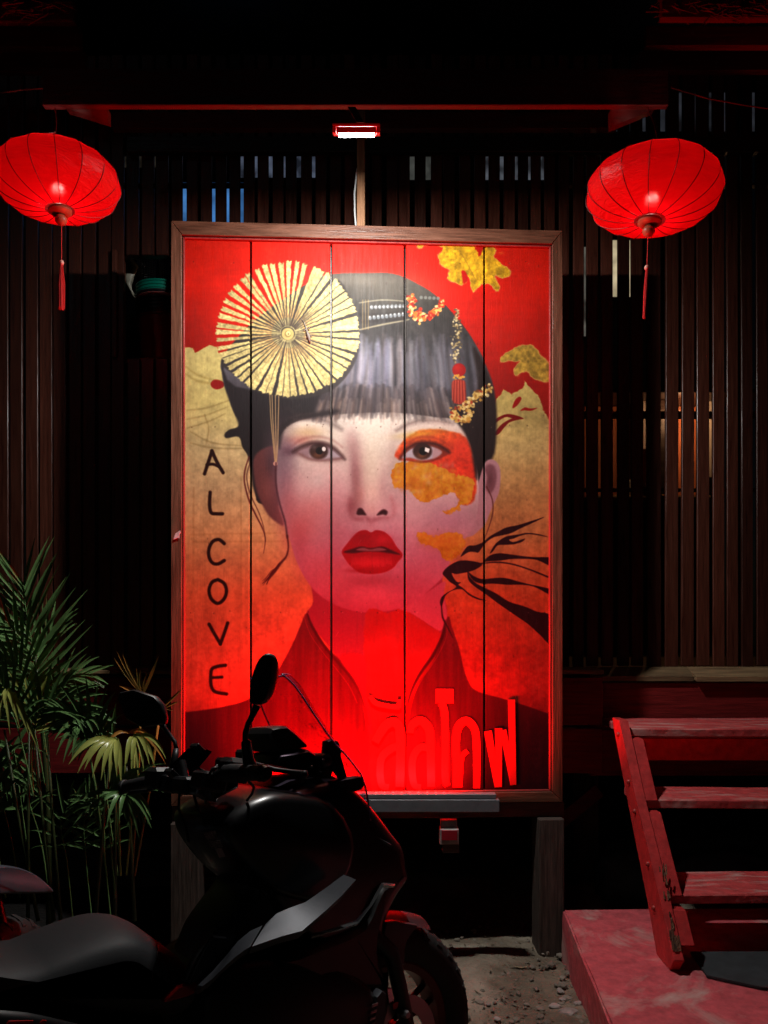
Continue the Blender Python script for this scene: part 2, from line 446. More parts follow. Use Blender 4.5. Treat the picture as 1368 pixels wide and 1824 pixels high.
    P.stroke([(636, 925), (652, 922), (661, 930), (672, 924), (690, 922)], [1, 3, 2, 3, 1], (150, 76, 86), 4, .5)
    P.poly([(635, 915), (638, 907), (644, 906), (649, 912), (652, 918), (645, 918), (638, 918)], (62, 24, 30), 2.4)
    P.poly([(671, 918), (677, 911), (684, 908), (690, 912), (688, 918), (682, 917), (676, 918)], (62, 24, 30), 2.4)
    # brow shades
    P.stroke([(512, 760), (530, 746), (556, 745), (584, 752), (608, 766)], [3, 9, 9, 7, 2], (76, 58, 58), 6, .62)
    P.stroke([(706, 768), (724, 758), (750, 751), (780, 752), (806, 756)], [2, 6, 7, 7, 3], (86, 62, 60), 5, .62)
    P.stroke([(522, 748), (560, 742), (600, 744)], [2, 6, 2], (205, 170, 156), 5, .5)
    # left eye: lid, shadow, white, iris
    B(548, 772, 30, 12, (196, 160, 110), .55); B(536, 786, 24, 9, (176, 100, 88), .55); B(516, 800, 16, 12, (130, 92, 106), .5)
    P.poly([(526, 806), (540, 795), (558, 790), (578, 790), (594, 797), (604, 808), (612, 817), (598, 820), (580, 821), (562, 821), (546, 817), (534, 811)], (92, 54, 52), 9, .7); B(516, 806, 14, 8, (84, 56, 66), .5)
    P.poly([(533, 805), (546, 798), (562, 795), (580, 796), (594, 803), (607, 815), (592, 817), (578, 819), (562, 819), (548, 814), (540, 809)], (168, 156, 162), 3.5)
    P.poly([(531, 804), (545, 796), (560, 793), (552, 806), (548, 815)], (140, 106, 108), 3, .6)
    P.disc(568, 805, 16.5, 14, (62, 38, 34), 4); B(566, 812, 9, 6, (122, 78, 52), .75); P.disc(569, 804, 6.5, 6.5, (24, 14, 14), 2); P.disc(577, 801, 3.4, 4.2, (222, 214, 208), 1.2); B(560, 797, 5, 5, (120, 110, 108), .5)
    P.stroke([(522, 806), (535, 798), (552, 792), (572, 791), (590, 797), (604, 808), (614, 819)], [3, 5, 6.5, 6, 4.5, 3, 1.5], (58, 32, 34), 4, .85)
    P.stroke([(534, 810), (550, 818), (568, 821), (590, 820), (608, 817)], [1, 2, 2, 1.6, 1], (110, 66, 68), 3, .6)
    P.stroke([(520, 796), (540, 783), (566, 779), (592, 785), (610, 798)], [1, 3, 3, 2.5, 1], (132, 82, 78), 3, .5)
    # right eye with its orange-red patch
    or_ = lerpc([(760, (206, 120, 44)), (790, (206, 92, 44)), (830, (204, 66, 38)), (880, (198, 92, 34)), (900, (190, 100, 34))], Y)
    ex = np.clip((X - 740) / 90, 0, 1)[..., None]
    ora = (or_ * (1 - .45 * ex) + np.array((196, 50, 36), np.float32) / 255 * .45 * ex) * (1 + .14 * n3[..., None] + .12 * n2[..., None])
    oo = lambda s: ora[s]
    P.stroke([(712, 792), (730, 770), (760, 760), (800, 762), (824, 780)], [6, 12, 14, 14, 6], (214, 192, 180), 8, .7)
    P.poly([(704, 815), (709, 800), (718, 786), (732, 775), (752, 767), (780, 766), (806, 770), (826, 778), (838, 796), (846, 830), (848, 862), (844, 892), (832, 900), (822, 898), (812, 880), (790, 850), (760, 830), (724, 822)], oo, 3, jag=2)
    B(745, 775, 34, 6, (206, 164, 60), .55, -.1); B(820, 800, 18, 20, (210, 62, 48), .5)
    gold2 = np.stack([196 + 26 * n2, 132 + 30 * n2 + 16 * n3, 36 + 26 * n2], -1).astype(np.float32) / 255
    g2 = lambda s: gold2[s]
    P.poly([(698, 846), (702, 832), (710, 824), (724, 824), (742, 822), (764, 826), (786, 834), (806, 846), (826, 850), (842, 856), (842, 880), (836, 896), (824, 900), (818, 908), (806, 914), (796, 917), (790, 913), (806, 909), (814, 900), (818, 892), (812, 884), (804, 878), (794, 880), (788, 884), (776, 890), (764, 894), (750, 892), (740, 886), (730, 876), (718, 872), (706, 870), (700, 860)], g2, 1.8, jag=5, js=8)
    for k in range(46):
        x = 705 + rng.random() * 110; y = 828 + rng.random() * 50
        B(x, y, 2 + 5 * rng.random(), 2 + 4 * rng.random(), [(188, 168, 96), (196, 150, 140), (210, 170, 60), (170, 96, 20)][k % 4], .35)
    P.poly([(742, 952), (752, 950), (768, 954), (790, 952), (812, 950), (822, 954), (830, 968), (822, 980), (812, 992), (800, 998), (788, 992), (782, 982), (772, 976), (756, 972), (746, 962)], g2, 1.8, jag=5, js=8, seed=4)
    B(790, 965, 34, 14, (192, 92, 30), .4)
    P.poly([(714, 818), (722, 806), (734, 796), (752, 792), (770, 794), (790, 800), (800, 806), (786, 816), (768, 823), (748, 823), (730, 818)], (104, 44, 34), 5, .7)
    P.poly([(715, 817), (724, 806), (738, 798), (754, 795), (770, 797), (786, 806), (778, 815), (764, 820), (748, 821), (730, 817)], (176, 166, 174), 3)
    P.poly([(772, 800), (786, 806), (778, 815), (770, 818)], (176, 130, 128), 2.5, .6)
    P.disc(752, 805, 17, 14.5, (62, 36, 30), 3.5); B(750, 813, 9, 6, (128, 82, 52), .75); P.disc(753, 805, 7, 7, (22, 14, 12), 2); P.poly([(757, 798), (765, 801), (763, 808), (756, 805)], (230, 222, 216), 1, smooth=False)
    P.stroke([(712, 818), (722, 803), (738, 793), (756, 790), (776, 793), (792, 801), (800, 808)], [2, 4, 6, 6.5, 6.5, 6, 3], (54, 22, 22), 3.5, .9)
    P.stroke([(724, 820), (744, 824), (764, 823), (782, 817), (796, 810)], [1, 2, 2.4, 2.4, 1.5], (116, 36, 30), 2, .75)
    P.stroke([(722, 796), (742, 782), (766, 780), (788, 788), (806, 800)], [1, 3, 3.4, 3, 1], (142, 50, 40), 3, .6)
    # mouth
    lips = [(609, 983), (616, 972), (630, 955), (640, 947), (652, 945), (661, 949), (670, 945), (684, 948), (696, 958), (706, 974), (717, 989), (708, 1002), (700, 1012), (684, 1020), (662, 1023), (640, 1020), (624, 1008), (614, 995)]
    P.poly(lips, (206, 110, 120), 5, .6)
    P.poly(lips, (160, 8, 24), 1.6)
    B(642, 958, 14, 8, (140, 12, 26), .5); B(682, 962, 16, 9, (206, 48, 60), .5); B(660, 1003, 34, 10, (216, 26, 38), .6); B(640, 1017, 26, 4, (140, 10, 22), .5)
    for k in range(26):
        x = 628 + k * 2.7
        P.stroke([(x, 991 + rng.random() * 3), (x + (x - 662) * .06, 1004 + rng.random() * 6)], [.4, 1.4], (238, 108, 112), 1.4, .16 + .2 * rng.random())
    P.poly([(612, 984), (628, 978), (644, 974), (660, 977), (680, 974), (694, 979), (712, 988), (694, 986), (672, 983), (650, 983), (630, 986)], (70, 10, 18), 2.4, .95)
    P.poly([(634, 980), (646, 976), (660, 979), (676, 976), (688, 980), (676, 982), (650, 982)], (146, 84, 88), 1.6, .9)
    # fringe tips over the forehead
    for k in range(150):
        x = 556 + rng.random() * 262; t = (x - 556) / 262
        yb = 738 + 8 * abs(t - .4) + rng.random() * 12
        if 600 < x < 740: yb -= 3
        dx = (x - 690) * .07
        col = [(52, 46, 48), (88, 80, 84), (124, 112, 112), (168, 150, 142)][rng.choice(4, p=[.4, .3, .2, .1])]
        P.stroke([(x - dx * 2, yb - 50), (x - dx, yb - 22), (x, yb)], [2.5, 5 + 4 * rng.random(), .3], col, 3.2, .5)
    for k in range(120):      # feathered tips, brownish and half transparent
        x = 560 + rng.random() * 258; yb = 742 + rng.random() * 16; dx = (x - 690) * .07
        P.stroke([(x - dx, yb - 34), (x - dx * .4, yb - 16), (x, yb)], [2, 2.6, .2], [(96, 78, 72), (150, 128, 116), (70, 58, 58), (190, 176, 166)][k % 4], 2.6, .34)
    P.poly([(496, 770), (508, 752), (530, 740), (560, 736), (600, 730), (600, 738), (560, 746), (524, 752), (506, 768), (498, 800)], (48, 40, 42), 5, .9)
    P.poly([(806, 738), (850, 730), (850, 840), (846, 850), (838, 800), (826, 772)], (44, 32, 32), 4, .95)
    # --- folding fan ornament
    P.poly([(640, 597), (632, 648), (600, 690), (560, 708), (512, 712), (460, 700), (420, 670), (396, 650), (410, 620), (470, 560), (560, 520), (600, 500), (622, 530)], (62, 56, 54), 2, .85)
    cx, cy = 513, 597
    nb = 52
    angs = np.sort((np.arange(nb) + rng.random(nb) * .35) / nb * 2 * math.pi)
    for k, a_ in enumerate(angs):
        ca, sa = math.cos(a_), math.sin(a_)
        R = 126 + rng.random() * 3
        if sa < 0: R = R * (1 - .0) ; ey = 1.0
        ey = 128 / 126. if sa < 0 else 110 / 126.
        upleft = (sa < .25 and ca < .45)
        half = (2 * math.pi / nb) * (.30 if upleft else .385) * (.9 + .25 * rng.random())
        r0 = 13
        pts = []
        for (rr, hh) in [(r0, half * .9), (60, half * .95), (R, half), (R - 2, half * .3), (R + 1, -half * .4), (R - 1, -half), (60, -half * .95), (r0, -half * .9)]:
            aa = a_ + hh
            pts.append((cx + rr * math.cos(aa), cy + rr * math.sin(aa) * ey))
        if sa > -.1 or ca > .1 or True:
            # the dark edge of the blade in the middle
            pass
        # the ground shows between the upper left blades
        if upleft:
            a2 = a_ + math.pi / nb
            q = [(cx + 62 * math.cos(a2), cy + 62 * math.sin(a2) * ey), (cx + (R + 2) * math.cos(a2 - .05), cy + (R + 2) * math.sin(a2 - .05) * ey), (cx + (R + 2) * math.cos(a2 + .05), cy + (R + 2) * math.sin(a2 + .05) * ey)]
        v = .92 + .16 * rng.random()
        base = np.array((208 * v, 194 * v, 136 * v), np.float32) / 255
        P.poly(pts, (lambda s, b=base: b * (1 + .12 * n3[s][..., None] + .10 * fine[s][..., None])), 1.3, smooth=False, jag=1.2, js=8)
        P.stroke([(cx + 30 * ca, cy + 30 * sa * ey), (cx + 70 * math.cos(a_ + half * .4), cy + 70 * math.sin(a_ + half * .4) * ey)], [1.4, .4], (196, 132, 74), 1.5, .6)
    for k in range(70):
        a_ = rng.random() * 6.28; ey = 128 / 126. if math.sin(a_) < 0 else 110 / 126.
        P.stroke([(cx + 16 * math.cos(a_), cy + 16 * math.sin(a_)), (cx + (40 + 40 * rng.random()) * math.cos(a_ + .03), cy + 60 * math.sin(a_ + .03) * ey)], [1.6, .3], (74, 62, 56), 1, .6)
    P.disc(513, 597, 11, 11, (190, 170, 112), 2.5); P.disc(513, 597, 6, 6, (150, 132, 84), 1.5); P.disc(514, 596, 4, 4, (216, 200, 140), 1); P.disc(514, 597, 1.6, 1.6, (120, 104, 70), 1)
    # pendant strings
    for dx, x1 in ((-6, 490), (-2, 491), (4, 492), (10, 493)):
        P.stroke([(487 + dx, 706), (488 + dx * .8, 750), (490 + dx * .5, 790), (x1, 824)], [1.4, 1.8, 1.4], (196, 166, 118), .9, .9)
    P.disc(491, 827, 4, 4, (206, 160, 142), 1.2)
    # --- beads, flowers, chain, tassel, rope
    P.stroke([(640, 541), (680, 536), (720, 538)], [1.6, 2.4, 1.6], (178, 172, 150), 1, .65)
    P.stroke([(640, 589), (680, 580), (728, 571)], [2, 3, 2], (190, 180, 150), 1.2, .7)
    P.stroke([(640, 562), (722, 560)], [4, 4], (52, 46, 44), 2, .6); P.stroke([(644, 575), (722, 570)], [3, 3], (50, 42, 42), 2, .6)
    for k in range(9):
        P.disc(662 + k * 7.2, 549 - k * .3, 3, 3.6, (150, 154, 158), 1.3, .8); B(661 + k * 7.2, 548, 1.4, 1.4, (214, 216, 214), .8)
        P.disc(659 + k * 7.4, 568 - k * .8, 3, 3.8, (140, 146, 152), 1.3, .8); B(658 + k * 7.4, 566 - k * .8, 1.4, 1.5, (216, 218, 214), .8)
    for x in (646, 651, 656): P.stroke([(x, 536), (x, 588)], [1.5, 2.4, 1.5], (176, 150, 100), 1, .6)
    for k in range(5): P.disc(750 + k * 7.5, 532 + k * .4, 3, 3, (132, 134, 128), 1.3, .8)
    cols = [(202, 52, 28), (216, 118, 50), (212, 176, 100), (150, 34, 24), (224, 200, 150)]
    for k in range(230):
        t = rng.random()
        if t < .3: x, y = 733 + rng.normal() * 4 + 6 * t, 528 + t / .3 * 36 + rng.normal() * 2
        elif t < .65: u = (t - .3) / .35; x, y = 736 + u * 32, 566 - u * 2 + rng.normal() * 4
        else: u = (t - .65) / .35; x, y = 764 + u * 26, 566 - u * 24 + rng.normal() * 4.5
        P.disc(x, y, 1.6 + rng.random() * 2, 1.6 + rng.random() * 1.8, cols[rng.choice(5)], 1.2, .85)
    for k in range(110):
        t = rng.random(); y = 553 + t * 95; x = 812 + 2 * math.sin(t * 5) + rng.normal() * (1.5 + 3.4 * math.sin(t * 3.14))
        P.disc(x, y, 1 + rng.random() * 1.6, 1 + rng.random() * 1.6, [(206, 190, 150), (168, 148, 104), (96, 84, 66)][rng.choice(3)], 1, .85)
    P.disc(817, 661, 12, 12, (160, 28, 26), 2, .95); B(814, 657, 6, 6, (194, 50, 40), .6)
    for k in range(12):
        P.disc(808 + k * 1.6, 673 + rng.normal() * 2, 2, 2, (206, 156, 70), 1, .9)
    P.poly([(806, 680), (826, 680), (829, 700), (828, 718), (816, 722), (806, 716), (804, 700)], (150, 56, 44), 1.6)
    for k in range(14):
        x = 807 + k * 1.55
        P.stroke([(x, 680), (x + (x - 817) * .2, 718 + rng.normal() * 2)], [1.1, .8], [(206, 108, 84), (110, 30, 26), (190, 80, 60)][k % 3], .8, .8)
    for k in range(260):
        t = rng.random()
        if t < .5: u = t / .5; x, y = 874 - u * 46, 690 + u * 34; wd = 4.5
        else:
            a_ = (t - .5) / .5 * 6.28; x, y = 822 + 15 * math.cos(a_), 736 + 11 * math.sin(a_) + 3; wd = 3.4
        P.disc(x + rng.normal() * wd, y + rng.normal() * wd, 1.4 + rng.random() * 2.4, 1.3 + rng.random() * 2, [(206, 178, 110), (180, 140, 66), (120, 78, 36), (226, 206, 150), (160, 60, 36)][rng.choice(5, p=[.34, .26, .16, .16, .08])], 1.3, .8)
    # --- loose hair
    P.stroke([(444, 815), (437, 838), (436, 860), (444, 892), (456, 918), (468, 942), (473, 962), (470, 986)], [2, 2.4, 2.4, 2.6, 2.6, 2, 1.4, .5], (92, 30, 30), 1.1, .95)
    P.stroke([(446, 824), (440, 850), (446, 880), (462, 915), (470, 940), (474, 965)], [1.4, 1.8, 2, 1.6, 1.2, .4], (80, 34, 32), 1, .8)
    P.stroke([(492, 826), (492, 860), (498, 896), (508, 930), (512, 958)], [3, 2.4, 3, 3, 3], (76, 40, 48), 1.6, .85)
    P.stroke([(512, 955), (514, 976), (510, 992), (500, 1004), (490, 1018), (478, 1034)], [3, 2.6, 3, 4.5, 5, 1], (84, 28, 26), 1.4, .95)
    for k in range(14):
        P.stroke([(498 - k * .6, 1004 + k), (488 - rng.random() * 6, 1018 + rng.random() * 6), (476 - rng.random() * 8, 1032 + rng.random() * 14)], [1.6, 1.2, .3], (92, 26, 22), .9, .8)
    P.stroke([(866, 868), (876, 890), (877, 914), (870, 940), (860, 966)], [2.4, 2, 2, 1.6, .6], (96, 46, 44), 1, .9)
    # --- garment
    gar = lerpc([(1090, (112, 26, 34)), (1180, (104, 20, 30)), (1260, (84, 16, 30)), (1340, (58, 14, 30)), (1410, (44, 14, 28))], Y)
    gar = gar * (1 + .14 * nv[..., None] + .10 * nw[..., None] + .1 * n1[..., None])
    ga = lambda s: gar[s]
    P.poly([(546, 1092), (556, 1112), (580, 1150), (606, 1176), (630, 1206), (648, 1240), (656, 1290), (660, 1420), (310, 1420), (310, 1270), (334, 1268), (392, 1260), (440, 1247), (474, 1225), (498, 1190), (520, 1150), (534, 1118)], ga, 1.6)
    P.poly([(797, 1098), (806, 1122), (818, 1158), (826, 1194), (838, 1222), (854, 1233), (890, 1243), (930, 1255), (980, 1272), (1010, 1280), (1010, 1420), (656, 1420), (690, 1380), (722, 1300), (734, 1250), (748, 1214), (770, 1180), (786, 1140)], ga, 1.6)
    P.blob(350, 1340, 36, 70, (44, 16, 38), .7); P.blob(950, 1350, 40, 90, (30, 12, 26), .75)
    chest = np.stack([172 + 20 * n1, 34 + 8 * n2, 34 + 8 * n2], -1).astype(np.float32) / 255
    P.poly([(650, 1095), (690, 1092), (716, 1086), (740, 1098), (768, 1118), (784, 1126), (782, 1150), (766, 1180), (742, 1214), (728, 1250), (716, 1300), (700, 1420), (664, 1420), (656, 1300), (652, 1240)], (lambda s: chest[s]), 2, jag=2.5, js=8)
    P.poly([(604, 1170), (650, 1170), (652, 1240), (664, 1300), (655, 1300), (640, 1226)], (154, 30, 44), 3, .9)
    P.stroke([(548, 1094), (556, 1116), (578, 1152), (602, 1180), (628, 1212), (646, 1248), (656, 1290)], [2, 5, 5, 5, 4, 3, 2], (76, 12, 20), 1.4, .9)
    P.stroke([(542, 1098), (552, 1128), (572, 1158), (598, 1190), (622, 1222), (636, 1252)], [1, 1, 1, .8], (206, 70, 76), .8, .35)
    P.stroke([(792, 1106), (788, 1132), (772, 1166), (748, 1200), (732, 1232), (722, 1270)], [2, 6, 6, 5, 4, 2], (66, 8, 16), 1.4, .9)
    P.stroke([(796, 1112), (794, 1136), (778, 1170), (754, 1206), (736, 1238)], [1, 1, 1, .6], (196, 70, 66), .8, .35)
    # --- calligraphic branches at the right
    dk = (46, 10, 18)
    S = P.poly
    S([(788, 1021), (800, 1008), (820, 999), (846, 1001), (858, 1006), (846, 1015), (830, 1020), (812, 1023), (804, 1022), (812, 1036), (820, 1038), (816, 1042), (824, 1048), (836, 1058), (852, 1066), (866, 1070), (850, 1068), (834, 1060), (822, 1050), (806, 1052), (794, 1060), (789, 1072), (786, 1082), (783, 1074), (786, 1064), (796, 1056), (812, 1046), (802, 1038), (794, 1030)], dk, 1.1)
    S([(820, 992), (832, 974), (846, 972), (860, 966), (872, 956), (886, 948), (902, 940), (922, 936), (948, 928), (968, 922), (948, 932), (926, 942), (910, 950), (894, 954), (878, 958), (864, 968), (852, 984), (846, 984), (834, 984)], dk, 1.1)
    S([(872, 986), (880, 972), (888, 964), (902, 956), (920, 953), (938, 950), (958, 952), (975, 957), (958, 954), (940, 952), (926, 955), (914, 960), (906, 962), (914, 966), (934, 960), (928, 966), (914, 970), (900, 971), (886, 972), (878, 982)], dk, 1.1)
    S([(862, 1000), (872, 990), (888, 986), (908, 988), (930, 991), (952, 993), (980, 994), (980, 1008), (956, 998), (934, 996), (912, 996), (890, 999), (872, 1000)], dk, 1.1)
    P.stroke([(858, 1004), (884, 1002), (910, 1005), (940, 1014), (975, 1028)], [1, 2.4, 2.4, 2.4, 3], dk, 1, .95)
    P.stroke([(858, 1004), (846, 1008), (838, 1014)], [2, 3, 1], dk, 1, .95)
    S([(832, 1018), (842, 1026), (858, 1032), (880, 1030), (900, 1030), (922, 1036), (946, 1042), (980, 1050), (980, 1060), (952, 1046), (930, 1042), (904, 1042), (880, 1040), (858, 1040), (842, 1034)], dk, 1.1)
    S([(832, 1018), (836, 1028), (848, 1040), (864, 1048), (884, 1058), (906, 1072), (932, 1080), (956, 1090), (980, 1098), (980, 1146), (960, 1130), (940, 1112), (914, 1094), (888, 1076), (864, 1058), (846, 1046), (834, 1034)], dk, 1.1)
    P.stroke([(786, 1082), (788, 1100), (796, 1116), (806, 1136)], [2, 3, 2, .8], dk, 1.2, .9)
    # --- the name, painted downwards
    L = (46, 16, 12)
    w = 6.0
    P.stroke([(365, 845), (378, 805)], w, L, 1.1); P.stroke([(378, 804), (387, 824), (398, 843)], w, L, 1.1); P.stroke([(369, 829), (380, 828), (390, 832)], w - 1, L, 1.1)
    P.stroke([(375, 878), (374, 900), (377, 914), (386, 916), (397, 916)], w, L, 1.1)
    P.stroke([(400, 969), (391, 962), (380, 965), (373, 978), (373, 992), (379, 1003), (389, 1005), (400, 999)], w, L, 1.1)
    P.stroke([(388, 1033), (378, 1038), (373, 1052), (377, 1067), (388, 1075), (399, 1068), (404, 1054), (400, 1040), (389, 1033)], w, L, 1.1)
    P.stroke([(373, 1112), (383, 1130), (393, 1147)], w, L, 1.1); P.stroke([(406, 1110), (400, 1128), (393, 1147)], w, L, 1.1)
    P.stroke([(402, 1185), (388, 1187), (378, 1192), (376, 1206), (377, 1222), (384, 1232), (404, 1236)], w, L, 1.1); P.stroke([(378, 1207), (396, 1206)], w - 1, L, 1.1)
    # --- wear: drips, speckle, nail marks
    m = np.clip(nv * 1.4 + n2 * .5 - .45, 0, 1)
    P.put(full, m * .10, (60, 44, 36))
    m = np.clip(nw * 1.3 + n3 * .6 - .5, 0, 1)
    P.put(full, m * .08, (230, 214, 196))
    P.C[:] = P.C * (1 + .022 * fine[..., None] + .02 * n3[..., None])
    for yy in (761, 1090, 470, 1360):
        for x in list(range(345, 975, 33)):
            if rng.random() < .75:
                B(x + rng.normal() * 6, yy + rng.normal() * 2.5, 1.1, 1.1, (60, 34, 28), .55)
                B(x + 1.5, yy + 1.5, 1, 1, (240, 220, 190), .3)
    for k in range(60):
        x = 330 + rng.random() * 640; y = 440 + rng.random() * 960
        B(x, y, .8, .8 + rng.random() * 1.6, (60, 34, 28), .4)
    for k in range(26):
        x = 330 + rng.random() * 640; y = 440 + rng.random() * 960
        P.stroke([(x, y), (x + rng.normal() * 4, y + rng.normal() * 4)], [.4, .8], (220, 190, 170), .6, .3)
    return np.clip(P.C, 0, 1) ** 1.24 * .86      # dull old paint: about .45 in reflectance
# ------------------------------------------------------------------ materials of the place
SLAT = wood('dark_varnished_slat', (.082, .023, .013), (.040, .011, .007), .36, 'z', .5, ovar=.45)
SLATX = wood('dark_varnished_rail', (.022, .010, .007), (.009, .0045, .003), .38, 'x', .5)
REDX = wood('old_red_paint_board', (.22, .014, .014), (.10, .008, .008), .6, 'x', .3)
FRAME = wood('brown_frame_wood', (.17, .066, .036), (.062, .024, .014), .45, 'z', .45, .7)
FRAMEX = wood('brown_frame_wood_across', (.17, .066, .036), (.062, .024, .014), .45, 'x', .45, .7)
STICK = wood('light_brown_batten', (.34, .17, .085), (.17, .08, .04), .5, 'z', .4)
POST = wood('dark_timber_post', (.10, .07, .058), (.03, .022, .018), .7, 'z', .3, .9, 14)
DARKX = wood('dark_timber_ledge', (.10, .055, .04), (.035, .020, .015), .55, 'x', .4)
DECK = wood('worn_deck_board', (.26, .17, .085), (.10, .06, .034), .7, 'x', .3, ovar=.3)

# ------------------------------------------------------------------ ground
def ground():
    b = bmesh.new()
    xs = [-60, -25, -8, -3] + [-2 + .05 * i for i in range(81)] + [3, 8, 25, 60]
    ys = [-40, -12, -3, .4] + [1.0 + .05 * i for i in range(65)] + [5, 8, 25, 60]
    r2 = random.Random(3)
    grid = []
    for y in ys:
        row = []
        for x in xs:
            inr = (-2 <= x <= 2 and 1 <= y <= 4.2)
            z = -.004 + (.010 * math.sin(x * 4.1 + y * 2.2) + .008 * math.sin(x * 9 - y * 7) + .006 * (r2.random() - .5)) * (1 if inr else 0)
            row.append(b.verts.new((x, y, z)))
        grid.append(row)
    for i in range(len(ys) - 1):
        for j in range(len(xs) - 1): b.faces.new((grid[i][j], grid[i][j + 1], grid[i + 1][j + 1], grid[i + 1][j]))
    me = bpy.data.meshes.new('ground'); b.to_mesh(me); b.free()
    m = mat('sandy_dirt', (.25, .205, .15), .95, noise=1, col2=(.085, .066, .048), nscale=3.2, bump=1.0, bscale=38, detail=9, spec=.2, bdist=.02)
    nt = m.node_tree; N = nt.nodes; b_ = N['Principled BSDF']
    # pale trampled sand patches
    tc = N.new('ShaderNodeTexCoord'); n2 = N.new('ShaderNodeTexNoise'); n2.inputs['Scale'].default_value = 2.1; n2.inputs['Detail'].default_value = 7; n2.inputs['Distortion'].default_value = 1.2
    rp = N.new('ShaderNodeValToRGB'); rp.color_ramp.elements[0].position = .5; rp.color_ramp.elements[1].position = .66
    mx = N.new('ShaderNodeMixRGB'); mx.inputs['Color2'].default_value = (.36, .31, .24, 1)
    nt.links.new(tc.outputs['Object'], n2.inputs['Vector']); nt.links.new(n2.outputs['Fac'], rp.inputs[0])
    src = b_.inputs['Base Color'].links[0].from_socket
    nt.links.new(src, mx.inputs['Color1']); nt.links.new(rp.outputs[0], mx.inputs['Fac']); nt.links.new(mx.outputs[0], b_.inputs['Base Color'])
    link('ground', me, m, None, True)['kind'] = 'structure'


ground()
tag(MB().box((-4, 1.2, -.03), (-.90, 3.85, .012), bev=.012).build('shade_sheet', mat('painted_shade', (.007, .0055, .0045), .95, noise=.5, nscale=12, bump=1, bscale=40, bdist=.02)), kind='structure')  # near-black sheet added to stand in for the shade under the palms


def pebbles():
    b = bmesh.new(); r2 = random.Random(8)
    for k in range(1500):
        x = r2.uniform(-1.0, .98); y = r2.uniform(1.7, 3.4)
        if r2.random() < .5: x = .25 + r2.random() * .55
        s = r2.random() ** 4 * .014 + .0022
        if x > .66 - .0 * y: s *= 1.2
        g = bmesh.ops.create_icosphere(b, subdivisions=1, radius=1)['verts']
        q = [r2.uniform(.7, 1.4) for _ in range(3)]; a = r2.random() * 6.28; ca, sa = math.cos(a), math.sin(a)
        for v in g:
            p = v.co; jx = 1 + r2.uniform(-.15, .15)
            xx, yy, zz = p.x * q[0] * s * jx, p.y * q[1] * s, p.z * q[2] * s * .6
            v.co = (x + xx * ca - yy * sa, y + xx * sa + yy * ca, .004 + zz)
    me = bpy.data.meshes.new('gravel'); b.to_mesh(me); b.free()
    o = link('gravel', me, mat('gravel_stone', (.3, .26, .21), .9, noise=.6, nscale=6, spec=.2), None, False)
    tag(o, 'small grey and tan pebbles scattered over the sandy dirt', 'gravel', kind='stuff')


pebbles()


def litter():
    b = bmesh.new(); r2 = random.Random(31)
    for k in range(420):
        x = r2.uniform(-.9, .72); y = r2.uniform(1.9, 3.3); a = r2.random() * 6.28; L = r2.uniform(.008, .035); w = r2.choice((.0008, .0012, .003, .004)); z = .008 + r2.random() * .006
        d = Vector((math.cos(a), math.sin(a), 0)); n = Vector((-d.y, d.x, 0)); p = Vector((x, y, z)); q = [p - d * L * .5, p + n * w, p + d * L * .5 + Vector((0, 0, .003)), p - n * w]
        vs = [b.verts.new(v) for v in q]; b.faces.new(vs); e = [b.verts.new(v - Vector((0, 0, .0012))) for v in q]; b.faces.new(e[::-1])
        for i in range(4): b.faces.new((vs[i], e[i], e[(i + 1) % 4], vs[(i + 1) % 4]))
    me = bpy.data.meshes.new('leaf_litter'); b.to_mesh(me); b.free()
    tag(link('leaf_litter', me, mat('litter', (.20, .15, .09), .8, noise=.7, nscale=9)), 'thin twigs and leaf scraps strewn over the sandy dirt', 'litter', kind='stuff')


litter()
# larger loose stones at the foot of the block
STONE = mat('pale_stone', (.40, .34, .31), .85, noise=.55, nscale=18, bump=.6, bscale=50)
for k, (px, py, Y, s, lab) in enumerate([
        (1208, 0, 0, 0, ''), ]): pass
stone_specs = [
    (998, 1768, .017, 'small round pale stone with a ring mark beside the red concrete block'),
    (988, 1795, .016, 'flat pale stone left of the block between two smaller ones'),
    (1013, 1806, .024, 'largest pale angular stone at the foot of the block'),
    (870, 1792, .010, 'lone small pale pebble in the middle of the sandy dirt'),
    (1030, 1790, .014, 'pale chip of stone touching the left face of the block'),
    (886, 1818, .014, 'pale flat chip at the bottom edge of the dirt patch'),
    (1002, 1783, .012, 'small grey stone between the ring marked stone and the angular one')]
for (px, py, s, lab) in stone_specs:
    Y = EYE * F / (py - HOR); p = at(px, py, Y)
    b = MB(); g = bmesh.ops.create_icosphere(b.b, subdivisions=2, radius=s)['verts']
    r2 = random.Random(px)
    ax = [r2.uniform(.8, 1.4), r2.uniform(.7, 1.1), r2.uniform(.4, .6)]
    for v in g:
        n = 1 + .22 * math.sin(v.co.x / s * 3 + px) * math.cos(v.co.y / s * 2.5 + py)
        v.co = Vector((v.co.x * ax[0] * n, v.co.y * ax[1] * n, v.co.z * ax[2] * n)) + Vector((p.x, p.y, .006))
    tag(b.build('stone', STONE), lab, 'stone', 'loose stones beside the red block')
